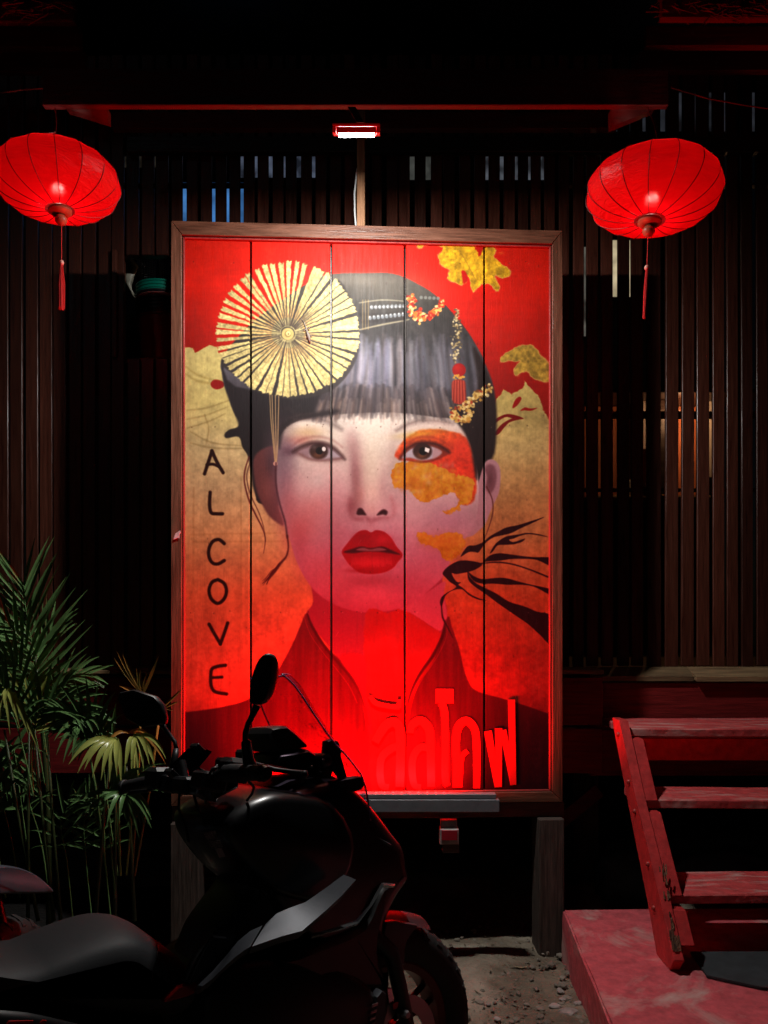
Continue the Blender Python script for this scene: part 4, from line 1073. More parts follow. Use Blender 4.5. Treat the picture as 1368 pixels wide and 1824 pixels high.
# nail heads on the frame
# stand: ledge and posts
bbox_on('ledge_beam', 0.0, ZB - .066, BW + .012, ZB - .004, -.06, .02, DARKX, board)
for a0, a1 in ((0.0, .118), (BW - .105, BW + .004)):
    z0 = -.02
    o = bbox_on('post', a0, z0, a1, ZB - .068, -.075, .052, POST, board, .005)
# moth and gecko
GK = mat('gecko_skin', (.20, .16, .13), .6, noise=.5, nscale=60)
def skin_tube(name, chains, m, parent=None):
    b = MB()
    for pts, rr in chains: b.tube([Vector(p) for p in pts], rr, 8)
    return b.build(name, m, parent, True)
gp = [(537, 568), (541, 573), (544, 581), (546, 588), (548, 594), (550, 600), (551.5, 606), (552, 611)]
gr = [.0006, .0015, .0024, .0042, .0062, .0064, .0050, .0022]
body = skin_tube('gecko', [([on_board(*p, .0155 + r_ * .6) for p, r_ in zip(gp, gr)], gr),
                    ([on_board(545, 587, .018), on_board(541.5, 588.5, .020), on_board(540.5, 585, .016)], [.002, .0014, .0008]), ([on_board(547, 586, .018), on_board(550, 585.5, .020), on_board(551.5, 582.5, .016)], [.002, .0014, .0008]),
                    ([on_board(549, 599, .018), on_board(545.5, 601, .020), on_board(546, 604, .016)], [.002, .0014, .0008]), ([on_board(551, 598, .018), on_board(554.5, 597, .020), on_board(556, 600, .016)], [.002, .0014, .0008])], GK)
tag(body, 'small gecko head down on the gold fan of the mural', 'gecko')
MOTHM = mat('moth_wing', (.65, .42, .42), .7, noise=.3, nscale=60)
b = MB()
p = [on_board(x, y, .042) for x, y in ((309, 961), (313, 950), (321, 945), (322, 949), (317, 958))]
b.prism(p, nv_ * .003); q = [on_board(x, y, .042) for x, y in ((316, 957), (320, 954), (319.5, 959))]; b.prism(q, nv_ * .002)
mth = b.build('moth', MOTHM)
tag(mth, 'small pink moth resting on the left frame of the board', 'moth')

# batten carrying the lamp
batten = empty('lamp_batten', tuple(on_board(644, 405)), 'light brown wooden batten rising from the board frame with a cable beside it', 'batten')
p0 = on_board(643, 404); p1 = on_board(644, 200)
MB().box((p0.x - .017, p0.y - .012, ZT + .002), (p0.x + .017, p0.y + .018, p1.z), bev=.002).build('upright', STICK, batten)
pt = Vector((p0.x, p0.y, 3.40)); LP = at(635, 236, 2.45)
b = MB(); b.tube([on_board(634, 405, .0), on_board(632, 380), on_board(631.5, 345), on_board(636, 300)], .0035, 8)
b.build('cable', mat('white_cable', (.5, .5, .5), .4), batten)
# arm from the canopy beam down to the lamp
arm0 = Vector((at(636, 0, CY).x, CY + .02, at(0, 191, CY).z + .0)); 
b = MB(); q0 = at(626, 190, CY - .03); q1 = LP + Vector((.012, .03, .055))
b.loft([[q0 + Vector((-.014, 0, 0)), q0 + Vector((.014, 0, 0)), q0 + Vector((.014, .012, .006)), q0 + Vector((-.014, .012, .006))], [q1 + Vector((-.012, 0, 0)), q1 + Vector((.012, 0, 0)), q1 + Vector((.012, .012, .006)), q1 + Vector((-.012, .012, .006))]])

lamp = empty('floodlight', tuple(LP), 'small red cased floodlight with a blazing white tube above the board', 'floodlight')
b.build('arm', CANRED, lamp)
TILT = R(24)
ML = Matrix.Translation(LP) @ Matrix.Rotation(TILT, 4, 'X')
LWd = 84 / F * 2.45 / 2
CASE = mat('red_lamp_case', (.5, .012, .012), .35)
b = MB(); b.box((-LWd, -.028, .012), (LWd, .028, .022), ML, .002); b.build('case', CASE, lamp)
b = MB()
for (x0, y0, x1, y1) in ((-LWd, -.028, -LWd + .012, .028), (LWd - .012, -.028, LWd, .028), (-LWd + .0125, -.028, LWd - .0125, -.025), (-LWd + .0125, .025, LWd - .0125, .028)):
    b.box((x0, y0, -.006), (x1, y1, .0115), ML, .001)
b.build('rim', CASE, lamp)
b = MB(); b.tube([ML @ Vector((-LWd + .020, 0, -.004)), ML @ Vector((LWd - .020, 0, -.004))], .0095, 14)
b.build('tube', mat('white_led_tube', (1, 1, 1), .4, emit=(.92, 1, .97), estr=60), lamp)
wl = bpy.data.lights.new('floodlight_light', 'AREA'); wl.shape = 'RECTANGLE'; wl.size = .11; wl.size_y = .05; wl.energy = LED_WHITE; wl.color = (1.0, .97, .93)
wo = bpy.data.objects.new('floodlight_light', wl); COL.objects.link(wo)
wo.matrix_world = Matrix.Translation(LP) @ Matrix.Rotation(TILT, 4, 'X') @ Matrix.Translation((0, 0, -.016))

# red wall washer lying on brackets in front of the ledge
WY = 2.92
w0, w1 = at(452, 0, WY).x, at(890, 0, WY).x
zt, zm, zb = at(0, 1414, WY).z, at(0, 1423, WY).z, at(0, 1447, WY).z
washer = empty('wall_washer', ((w0 + w1) / 2, WY, zb), 'long grey light bar glowing red along its top at the foot of the mural', 'light')
GREY = mat('grey_painted_metal', (.16, .165, .18), .5, noise=.2, nscale=30)
MB().box((w0, WY, zb), (w1, WY + .03, zm - .004), bev=.002).build('housing', GREY, washer)
MB().box((w0 - .0, WY + .008, zm - .002), (w1 - .012, WY + .05, zt - .004), bev=.002).build('lid', GREY, washer)
le = at(800, 0, WY).x; ls = at(462, 0, WY).x
RLED = mat('red_led', (.5, .02, .02), .4, emit=(1, .012, .012), estr=9)
n = 22
for k in range(n):
    x = ls + (le - ls) * (k + .5) / n
    MB().box((x - .004, WY + .020, zt - .004), (x + .004, WY + .032, zt + .001), bev=.001).build('led', RLED, washer)
for k in range(2):
    x = at((560, 812)[k], 0, WY).x
    pass
# the switch box hanging under the ledge
sx, sy = at(801, 0, WY).x, WY + .02
sb = empty('switch_box', (sx, sy, at(0, 1518, sy).z), 'small red and white box on a metal clip hanging under the light bar', 'box')
WHT = mat('dirty_white_plastic', (.38, .37, .36), .5, noise=.4, nscale=40)
MB().box((at(785, 0, sy).x, sy, at(0, 1475, sy).z), (at(814, 0, sy).x, sy + .03, at(0, 1461, sy).z), bev=.002).build('clip', WHT, sb)
MB().box((at(783, 0, sy).x, sy - .012, at(0, 1503, sy).z), (at(817, 0, sy).x, sy + .045, at(0, 1475.5, sy).z), bev=.003).build('body', WHT, sb)
MB().box((at(786, 0, sy).x, sy - .016, at(0, 1495, sy).z), (at(814, 0, sy).x, sy - .0125, at(0, 1477, sy).z), bev=.001).build('cover', mat('red_cover', (.32, .008, .02), .4), sb)
MB().box((at(788, 0, sy).x, sy - .006, at(0, 1519, sy).z), (at(818, 0, sy).x, sy + .04, at(0, 1504, sy).z), bev=.003).build('foot', DARKX, sb)
for k, (x, e_) in enumerate(((at(620, 0, WY).x, 1.0),)):
    rl = bpy.data.lights.new('washer_light', 'AREA'); rl.shape = 'RECTANGLE'; rl.size = le - ls; rl.size_y = .03; rl.energy = LED_RED; rl.color = (1, .0008, .0012); rl.spread = R(170)
    ro = bpy.data.objects.new('washer_light', rl); COL.objects.link(ro)
    ro.location = ((ls + le) / 2, WY + .026, zt + .006)
    ro.rotation_euler = (R(180 - 40), 0, 0)
# ------------------------------------------------------------------ lanterns
def lantern(px, py, Y, rx, rz, lab, tilt, capz, seed, tassel):
    c = at(px, py, Y)
    t = empty('paper_lantern', tuple(c), lab, 'lantern', 'red lanterns hanging from the ends of the beam')
    r2 = random.Random(seed)
    M = Matrix.Translation(c) @ Matrix.Rotation(tilt[0], 4, 'X') @ Matrix.Rotation(tilt[1], 4, 'Y')
    n_rib = 16; b = bmesh.new(); seg = n_rib * 6; rings = []
    NV = 22
    for j in range(NV + 1):
        v = j / NV; a = -math.pi / 2 * .90 + v * math.pi * .90
        rr = abs(math.cos(a)) ** .78; z = math.sin(a)
        ring = []
        for k in range(seg):
            th = 2 * math.pi * k / seg
            ph = abs(math.sin(th * n_rib / 2))           # cloth sags between the wires
            sag = 1 - .022 * ph * rr - .010 * math.sin(th * 3 + j * .4 + seed) - .006 * math.sin(th * 11 + j * 1.3) * rr
            ring.append(b.verts.new(M @ Vector((rx * rr * sag * math.cos(th), rx * rr * sag * math.sin(th), rz * z))))
        rings.append(ring)
    for j in range(NV):
        for k in range(seg): b.faces.new((rings[j][k], rings[j][(k + 1) % seg], rings[j + 1][(k + 1) % seg], rings[j + 1][k]))
    me = bpy.data.meshes.new('shade'); b.to_mesh(me); b.free()
    # thin red cloth: lets the bulb inside through
    if 'lantern_cloth' not in MATS:
        m = bpy.data.materials.new('lantern_cloth'); m.use_nodes = True; nt = m.node_tree; N = nt.nodes; N.remove(N['Principled BSDF'])
        out = N['Material Output']; df = N.new('ShaderNodeBsdfDiffuse'); tr = N.new('ShaderNodeBsdfTranslucent'); gl = N.new('ShaderNodeBsdfGlossy')
        wv = N.new('ShaderNodeTexNoise'); wv.inputs['Scale'].default_value = 14; tc = N.new('ShaderNodeTexCoord'); mp = N.new('ShaderNodeMapping'); mp.inputs['Scale'].default_value = (1, 1, 9)
        nt.links.new(tc.outputs['Object'], mp.inputs[0]); nt.links.new(mp.outputs[0], wv.inputs['Vector'])
        rp = N.new('ShaderNodeValToRGB'); rp.color_ramp.elements[0].color = (.80, .002, .008, 1); rp.color_ramp.elements[1].color = (.95, .004, .012, 1); rp.color_ramp.elements[0].position = .3; rp.color_ramp.elements[1].position = .7
        nt.links.new(wv.outputs['Fac'], rp.inputs[0]); nt.links.new(rp.outputs[0], tr.inputs['Color']); df.inputs['Color'].default_value = (.6, .008, .010, 1)
        gl.inputs['Roughness'].default_value = .38; gl.inputs['Color'].default_value = (1, .9, .9, 1)
        mx = N.new('ShaderNodeMixShader'); mx.inputs[0].default_value = .55; mx2 = N.new('ShaderNodeMixShader'); mx2.inputs[0].default_value = .015
        tp = N.new('ShaderNodeBsdfRefraction'); tp.inputs['Color'].default_value = (1, .30, .32, 1); tp.inputs['IOR'].default_value = 1.12; tp.inputs['Roughness'].default_value = .6; mx3 = N.new('ShaderNodeMixShader'); mx3.inputs[0].default_value = .025
        nt.links.new(df.outputs[0], mx.inputs[1]); nt.links.new(tr.outputs[0], mx.inputs[2]); nt.links.new(mx.outputs[0], mx2.inputs[1]); nt.links.new(gl.outputs[0], mx2.inputs[2])
        nt.links.new(mx2.outputs[0], mx3.inputs[1]); nt.links.new(tp.outputs[0], mx3.inputs[2]); nt.links.new(mx3.outputs[0], out.inputs['Surface'])
        n3 = N.new('ShaderNodeTexNoise'); n3.inputs['Scale'].default_value = 16; n3.inputs['Detail'].default_value = 6; n3.inputs['Distortion'].default_value = 1.5
        mp3 = N.new('ShaderNodeMapping'); mp3.inputs['Scale'].default_value = (1, 1, 3); nt.links.new(tc.outputs['Object'], mp3.inputs[0]); nt.links.new(mp3.outputs[0], n3.inputs['Vector'])
        bmp = N.new('ShaderNodeBump'); bmp.inputs['Strength'].default_value = .55; bmp.inputs['Distance'].default_value = .012; nt.links.new(n3.outputs['Fac'], bmp.inputs['Height'])
        for nd in (df, tr, gl, tp): nt.links.new(bmp.outputs[0], nd.inputs['Normal'])
        MATS['lantern_cloth'] = m
    link('shade', me, MATS['lantern_cloth'], t, True)
    WR = mat('dark_rib_wire', (.10, .004, .006), .5)
    for k in range(n_rib):
        th = 2 * math.pi * k / n_rib; pts = []
        for j in range(25):
            v = j / 24; a = -math.pi / 2 * .90 + v * math.pi * .90; rr = abs(math.cos(a)) ** .78
            pts.append(M @ Vector(((rx * rr + .0012) * math.cos(th), (rx * rr + .0012) * math.sin(th), rz * math.sin(a) * 1.004)))
        MB().tube(pts, .0014, 5).build('rib', WR, t, True)
    WD = mat('lantern_wood', (.42, .10, .05), .4, noise=.4, nscale=20)
    zb_ = rz * math.sin(-math.pi / 2 * .90)
    MB().lathe([(.0005, zb_ + .006), (.036, zb_ + .006), (.040, zb_), (.040, zb_ - .008), (.034, zb_ - .014), (.022, zb_ - .018), (.0005, zb_ - .018)], (0, 0, 0), M, 28).build('base_cap', WD, t, angle=40)
    MB().lathe([(.0005, zb_ - .0185), (.014, zb_ - .020), (.021, zb_ - .030), (.021, zb_ - .038), (.014, zb_ - .050), (.0005, zb_ - .053)], (0, 0, 0), M, 20).build('knob', WD, t, True)
    zt_ = rz * math.sin(math.pi / 2 * .90)
    MB().lathe([(.028, zt_), (.034, zt_ + .002), (.034, zt_ + .010), (.026, zt_ + .012)], (0, 0, 0), M, 24).build('top_ring', mat('lantern_dark_wood', (.08, .01, .01), .5), t, angle=40)
    # hanger wires
    top = M @ Vector((0, 0, zt_ + .008)); bz = at(0, 191, 2.6).z
    hook = Vector((c.x + .0, 2.6, bz)); e1 = M @ Vector((.028, 0, zt_ + .01)); e2 = M @ Vector((-.028, 0, zt_ + .01)); mid = top + Vector((.005, .004, .075))
    mid2 = top + Vector((-.02, 0, .07))
    MB().tube([e1, mid, mid2, e2], .0012, 5).build('hanger', WR, t); MB().tube([mid, (mid + hook) / 2 + Vector((.004, 0, 0)), hook], .0012, 5).build('hook', WR, t)
    # string, bead, tassel
    k0 = M @ Vector((0, 0, zb_ - .053)); TS = mat('tassel_thread', (.85, .04, .04), .8, noise=.5, nscale=60, nstretch=(6, 6, .4)); BD = mat('tassel_bead', (.6, .30, .24), .4)
    bd = k0 + Vector((tassel[0], 0, -tassel[1])); MB().tube([k0, (k0 + bd) / 2, bd], .0011, 5).build('string', TS, t)
    MB().lathe([(.0005, .009), (.006, .007), (.009, 0), (.006, -.007), (.0005, -.009)], bd, None, 14).build('bead', BD, t, True)
    b = MB(); wd = tassel[3]
    for k in range(46):
        a = r2.random() * 6.283; q = r2.random() ** .5
        top_ = bd + Vector((.004 * q * math.cos(a), .004 * q * math.sin(a), -.008)); e = bd + Vector((tassel[4] + wd * q * math.cos(a), wd * q * math.sin(a), -tassel[2] + r2.uniform(-.004, .004)))
        m_ = (top_ + e) / 2 + Vector((wd * .35 * q * math.cos(a), wd * .35 * q * math.sin(a), .01)); b.tube([top_, m_, e], .0012, 4)
    b.build('tassel', TS, t)
    # bulb inside
    bc = M @ Vector((0, .0, -.005))
    MB().lathe([(.0005, -.014), (.007, -.012), (.010, -.004), (.009, .006), (.005, .014), (.0005, .018)], bc, None, 16).build('bulb', mat('lantern_bulb', (1, .9, .8), .4, emit=(1, .62, .5), estr=22), t, True)
    pl = bpy.data.lights.new('lantern_light', 'POINT'); pl.energy = LANT; pl.color = (1, .5, .42); pl.shadow_soft_size = .012
    po = bpy.data.objects.new('lantern_light', pl); COL.objects.link(po); po.location = bc
    return t


LANT = 5.0
lantern(102, 325, 2.62, .216, .099, 'red cloth lantern at the top left with a full straight tassel', (R(2), R(-5)), 0, 1, (0.0, .135, .165, .011, 0))
lantern(1163, 342, 2.55, .228, .102, 'red cloth lantern at the top right with a thin slanting tassel', (R(1), R(6)), 0, 2, (-.004, .110, .175, .004, -.010))

# ------------------------------------------------------------------ concrete block and stairs
def worn_red(name, base, worn, thr, scale, rough=.75, bump=.5, stretch=(1, 1, 1)):
    if name in MATS: return MATS[name]
    m = mat(name, base, rough, noise=.42, nscale=26, detail=9, bump=bump, bscale=35, bdist=.006)
    nt = m.node_tree; N = nt.nodes; b_ = N['Principled BSDF']
    tc = N.new('ShaderNodeTexCoord'); n2 = N.new('ShaderNodeTexNoise'); n2.inputs['Scale'].default_value = scale; n2.inputs['Detail'].default_value = 10; n2.inputs['Roughness'].default_value = .62; n2.inputs['Distortion'].default_value = .8
    mpw = N.new('ShaderNodeMapping'); mpw.inputs['Scale'].default_value = stretch
    rp = N.new('ShaderNodeValToRGB'); rp.color_ramp.elements[0].position = thr; rp.color_ramp.elements[1].position = thr + .22
    mx = N.new('ShaderNodeMixRGB'); mx.inputs['Color2'].default_value = (*worn, 1)
    nt.links.new(tc.outputs['Object'], mpw.inputs[0]); nt.links.new(mpw.outputs[0], n2.inputs['Vector']); nt.links.new(n2.outputs['Fac'], rp.inputs[0])
    src = b_.inputs['Base Color'].links[0].from_socket
    nt.links.new(src, mx.inputs['Color1']); nt.links.new(rp.outputs[0], mx.inputs['Fac']); nt.links.new(mx.outputs[0], b_.inputs['Base Color'])
    return m


BLK = worn_red('worn_red_concrete', (.62, .10, .12), (.52, .38, .34), .50, 4.2)
TRD = worn_red('worn_red_tread', (.62, .07, .072), (.52, .33, .30), .50, 5.0, .65, .7, (1, 5, 2))
STR = worn_red('red_stringer_paint', (.56, .034, .034), (.34, .13, .09), .66, 6, .5, .4)
b = bmesh.new()
def blockpt(x, y, z): return Vector((x, y, z))
top = [(.668, 1.1), (.668, 2.16), (.746, 3.05), (3.2, 3.07), (3.2, 1.1)]
ctop = [blockpt(x + .0, y, .200) for x, y in top]
bot = [(.700 - .03, 1.1), (.690 , 2.16), (.742, 3.06), (3.2, 3.08), (3.2, 1.1)]
cb_ = [blockpt(x, y, -.03) for x, y in bot]
mb = MB(); mb.loft([cb_, ctop]); bmesh.ops.subdivide_edges(mb.b, edges=mb.b.edges[:], cuts=5, use_grid_fill=True)
bmesh.ops.bevel(mb.b, geom=[e for e in mb.b.edges if len(e.link_faces) == 2 and e.calc_face_angle(0) > .8], offset=.008, segments=2, affect='EDGES')
r2 = random.Random(4)
for v in mb.b.verts: v.co += Vector((r2.uniform(-.0025, .0025), r2.uniform(-.002, .002), r2.uniform(-.0025, .0025)))
tag(mb.build('concrete_block', BLK, None, angle=40), 'low worn red painted concrete block under the foot of the stairs', 'block')

stairs = empty('stairs', (1.4, 2.55, .2), 'steep open red wooden stairs with scuffed treads leading up to the house', 'stairs')
XS = 1.014
tr = [(2.62, .416, .25), (2.85, .700, .24), (3.04, .955, .36)]
for i, (Yf, z, dp) in enumerate(tr):
    mb = MB().box((XS - .008 + .010, Yf, z - .034), (2.35, Yf + dp, z), bev=.004)
    bmesh.ops.subdivide_edges(mb.b, edges=[e for e in mb.b.edges if e.calc_length() > 1], cuts=14)
    r2 = random.Random(i)
    for v in mb.b.verts:
        v.co.z += .002 * math.sin(v.co.x * 5 + i * 2) + r2.uniform(-.0008, .0008)
    mb.build('tread', TRD, stairs)
# stringer
def yz_prism(pts, x0, x1, name, m, parent, bev=.003):
    mb = MB(); mb.prism([Vector((x0, y, z)) for y, z in pts], (x1 - x0, 0, 0))
    bmesh.ops.bevel(mb.b, geom=mb.b.edges[:], offset=bev, segments=1, affect='EDGES')
    return mb.build(name, m, parent)
front = [(2.50, .198), (2.555, .33), (2.60, .43), (2.80, .70), (3.02, 1.0), (3.12, 1.10)]
st_pts = [(2.44, .200), (2.415, .30), (2.565, .395), (2.80, .67), (3.005, .95), (3.04, 1.05), (3.16, 1.13), (3.32, 1.13), (3.26, .95), (2.98, .58), (2.76, .30), (2.67, .2005)]
yz_prism([(2.50, .2), (2.46, .25), (2.60, .43), (2.835, .715), (3.03, .985), (3.035, .99), (3.13, .99), (3.11, .95), (2.89, .62), (2.71, .36), (2.62, .201)], XS - .036, XS, 'stringer', STR, stairs)
yz_prism([(2.50, .2), (2.46, .25), (2.60, .43), (2.835, .715), (3.03, .985), (3.035, .99), (3.13, .99), (3.11, .95), (2.89, .62), (2.71, .36), (2.62, .201)], 2.355, 2.40, 'stringer', STR, stairs)
for i, (Yf, z, dp) in enumerate(tr):
    zu = z - .037; zl = (.285, .418, .702)[i]
    fy = lambda zz: float(np.interp(zz, [.25, .43, .715, .985], [2.46, 2.60, 2.835, 3.03])) + .010
    yz_prism([(fy(zl), zl), (fy(zu), zu), (fy(zu) + .13, zu), (fy(zl) + .13, zl)], XS + .002, XS + .05, 'step_cleat', STR, stairs, .002)
# board under the top tread
MB().box((XS + .05, 3.16, .80), (2.3, 3.19, .895), bev=.003).build('riser_board', STR, stairs)
BT = mat('painted_bolt', (.32, .03, .025), .4)
for (y, z) in ((3.06, .93), (2.93, .76), (2.86, .66), (2.72, .50), (2.66, .36)):
    MB().lathe([(.0005, .010), (.007, .008), (.010, .002), (.010, 0)], (0, 0, 0), Matrix.Translation((XS - .0365, y - .02, z)) @ Matrix.Rotation(R(-90), 4, 'Y'), 10).build('bolt', BT, stairs, True)
MB().lathe([(.0005, .010), (.007, .008), (.010, .002), (.010, 0)], (0, 0, 0), Matrix.Translation((XS + .075, 3.1595, .865)) @ Matrix.Rotation(R(90), 4, 'X'), 10).build('bolt', BT, stairs, True)
# rotten end grain pieces at the foot
ROT = mat('rotten_wood', (.28, .14, .08), .9, noise=1, col2=(.02, .008, .006), nscale=22, nstretch=(3, 3, .6), bump=1, bscale=40, bdist=.01)
r2 = random.Random(11)
for k in range(22):
    t = r2.random(); y = 2.468 + .12 * t; z = .262 + .155 * t
    if k > 16: y, z = 2.60 + .04 * r2.random(), .455 + .05 * r2.random()
    x = XS - .032 + .028 * r2.random(); s = .006 + .010 * r2.random()
    p = Vector((x, y - .002 - .004 * r2.random(), z)); mb = MB()
    d = Vector((r2.uniform(-.002, .002), .012, .030)) * (.5 + r2.random())
    mb.loft([[p + Vector((-s * .35, 0, 0)), p + Vector((s * .35, 0, 0)), p + Vector((s * .3, .006, 0)), p + Vector((-s * .3, .006, 0))], [p + d + Vector((-s * .2, 0, 0)), p + d + Vector((s * .2, 0, 0)), p + d + Vector((s * .2, .004, 0)), p + d + Vector((-s * .2, .004, 0))]])
    mb.build('splinter', ROT, stairs)
# dark rubber mat and low wall in the shade behind
mb = MB(); mb.prism([Vector((1.10, 2.62, .204)), Vector((1.08, 2.44, .204)), Vector((1.22, 2.36, .204)), Vector((2.4, 2.16, .204)), Vector((2.4, 2.62, .204))], (0, 0, .008))
tag(mb.build('rubber_mat', mat('dark_grey_rubber', (.035, .04, .045), .8, noise=.4, nscale=20)), 'dark grey mat lying on the red concrete under the lowest tread', 'mat')
b = MB(); r2 = random.Random(21)
for i, (px, py, w, lab) in enumerate([(1120, 1512, .17, 'low bluish grey stone heap in the shade left of the stairs'), (1290, 1514, .24, 'long bluish grey stone heap seen between the treads')]):
    mb = MB(); g = bmesh.ops.create_icosphere(mb.b, subdivisions=4, radius=1)['verts']; c = at(px, py + 12, 3.75)
    zb3 = 0.0
    for v in g:
        n = 1 + .10 * math.sin(v.co.x * 7 + i) + .07 * math.sin(v.co.y * 9 + v.co.z * 5)
        v.co = Vector((c.x + v.co.x * w * n, 3.75 + v.co.y * .12, max(-.01, (c.z + .04) * max(0, v.co.z) ** .5 * (1 + .03 * math.sin(v.co.x * 13)))))
    tag(mb.build('stone_heap', mat('bluish_stone', (.10, .115, .14), .8, noise=.5, nscale=9, bump=.8, bscale=25, bdist=.01), None, True), lab, 'stones', 'stone heaps under the house')

# ------------------------------------------------------------------ palms
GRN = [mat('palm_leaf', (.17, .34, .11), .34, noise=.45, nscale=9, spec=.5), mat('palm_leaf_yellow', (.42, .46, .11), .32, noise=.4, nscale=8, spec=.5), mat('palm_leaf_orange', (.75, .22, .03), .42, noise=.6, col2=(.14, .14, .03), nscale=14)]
STEM = mat('palm_stem', (.045, .07, .02), .5, noise=.4)


def leaflet(b, p, d, up, ln, w, droop, r2):
    """a narrow folded blade of five cross sections"""
    d = d.normalized(); side = d.cross(up).normalized(); rows = []; q = p.copy(); dd = d.copy(); n = 6
    for k in range(n + 1):
        t = k / n; ww = w * (math.sin(math.pi * min(1, .12 + t * .80)) ** .7) * (1 - t ** 3) + .0003
        nrm = side.cross(dd).normalized()
        rows.append([q - side * ww, q - nrm * ww * .45 * -1 * 0 + nrm * -ww * .5, q + side * ww])
        q = q + dd * (ln / n); dd = (dd + Vector((0, 0, -droop / n * (0.4 + 1.2 * t)))).normalized()
    vs = [[b.verts.new(x) for x in r] for r in rows]
    for k in range(n):
        for j in range(2): b.faces.new((vs[k][j], vs[k][j + 1], vs[k + 1][j + 1], vs[k + 1][j]))


def frond(plant, pts, Y, n, ln0, ln1, spread, droop, w, mi, seed, dY=0., start=.25, lab=None, tipfan=False):
    """rachis through photo points at depth Y, with two rows of leaflets"""
    r2 = random.Random(seed); P = Paint.smoothp(pts, False, 8); N = len(P)
    W = [at(float(p[0]), float(p[1]), Y + dY * i / N) for i, p in enumerate(P)]
    b = bmesh.new(); mb = MB(); mb.b.free(); mb.b = b
    mb.tube(W, [.0022 * (1 - .8 * i / N) + .0008 for i in range(N)], 5)
    side0 = Vector((0, -1, 0))
    for k in range(n):
        t = start + (1 - start) * (k + .5) / n; f = t * (N - 1); i = min(int(f), N - 2); p = W[i].lerp(W[i + 1], f - i); tan = (W[i + 1] - W[i]).normalized()
        flat = tan.cross(side0).normalized()     # left-right in the picture plane, tilted a little
        ln = (ln0 + (ln1 - ln0) * abs(2 * (k + .5) / n - .75)) * r2.uniform(.85, 1.1)
        a = spread * (1 - .62 * (k / n)) 
        for sgn in (-1, 1):
            d = tan * math.cos(a) + flat * sgn * math.sin(a) + side0 * r2.uniform(-.10, .28)
            leaflet(b, p, d, (side0 * .9 + Vector((0, 0, .35))).normalized(), ln * r2.uniform(.9, 1.08), w * 1.35 * r2.uniform(.85, 1.15), droop * r2.uniform(.6, 1.4), r2)
    me = bpy.data.meshes.new('frond'); b.to_mesh(me); b.free()
    o = link('frond', me, GRN[mi], plant, False)
    for f in me.polygons: f.use_smooth = True
    if lab: o['label'] = lab
    return o


palm = empty('palm', tuple(Vector((at(90, 0, 2.9).x, 2.9, 0))), 'tall green palm with upright feathery fronds at the far left', 'palm', 'palms at the left of the board')
PY = 2.85
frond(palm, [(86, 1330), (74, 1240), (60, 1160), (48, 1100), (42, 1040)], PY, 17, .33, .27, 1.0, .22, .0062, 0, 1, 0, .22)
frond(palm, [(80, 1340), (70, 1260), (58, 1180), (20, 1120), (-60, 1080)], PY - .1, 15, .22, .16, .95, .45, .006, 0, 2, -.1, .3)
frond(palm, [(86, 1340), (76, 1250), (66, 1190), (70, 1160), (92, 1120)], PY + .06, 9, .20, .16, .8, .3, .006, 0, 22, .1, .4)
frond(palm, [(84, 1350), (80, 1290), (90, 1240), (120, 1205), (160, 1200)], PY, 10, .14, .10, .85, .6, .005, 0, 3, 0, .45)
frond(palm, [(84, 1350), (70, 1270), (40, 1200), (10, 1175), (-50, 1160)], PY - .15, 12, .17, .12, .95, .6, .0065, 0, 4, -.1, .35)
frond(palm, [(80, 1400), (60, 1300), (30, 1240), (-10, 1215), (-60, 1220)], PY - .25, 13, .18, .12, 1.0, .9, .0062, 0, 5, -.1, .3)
MB().tube([Vector((at(90, 0, PY).x, PY, 0)), at(84, 1400, PY), at(72, 1250, PY), at(62, 1160, PY)], [.014, .011, .008, .004], 8).build('stem', STEM, palm, True)
palm2 = empty('palm', tuple(Vector((at(40, 0, 2.55).x, 2.55, 0))), 'arching bright green palm low at the left edge in front of the tall one', 'palm', 'palms at the left of the board')
frond(palm2, [(70, 1420), (60, 1330), (70, 1270), (110, 1250), (165, 1275)], 2.55, 16, .19, .12, .9, 1.0, .0062, 0, 6, 0, .35)
frond(palm2, [(60, 1420), (40, 1330), (20, 1270), (-20, 1250), (-70, 1262)], 2.5, 14, .19, .12, 1.0, 1.2, .0065, 0, 7, 0, .35)
frond(palm2, [(60, 1420), (56, 1330), (66, 1280), (50, 1255), (20, 1250)], 2.6, 12, .18, .12, 1.0, 1.1, .0062, 1, 77, 0, .35)
for (x0, x1, sd) in ((20, 52, 1), (66, 62, 2), (38, 8, 4), (78, 84, 6)):
    MB().tube([at(x0 + 30, 1640, 2.6), at((x0 + x1) / 2 + 14, 1480, 2.6), at(x1, 1300, 2.6)], [.007, .006, .004], 6).build('stem', STEM, palm2, True)
for k in range(4):
    x0 = -20 + k * 26; tx = x0 + rnd.uniform(-50, 50)
    frond(palm2, [(x0 + 30, 1600), (x0 + 15, 1500), ((x0 + tx) / 2 + 10, 1420), (tx, 1380 - rnd.uniform(0, 60)), (tx + rnd.choice((-1, 1)) * 30, 1390)], 2.62 + rnd.uniform(-.1, .15), 9, .16, .11, 1.0, .9, .0055, 0, 50 + k, 0, .40)
palm3 = empty('palm', tuple(Vector((at(200, 0, 2.5).x, 2.5, 0))), 'yellow green palm with drooping fan leaves behind the scooter mirror', 'palm', 'palms at the left of the board')
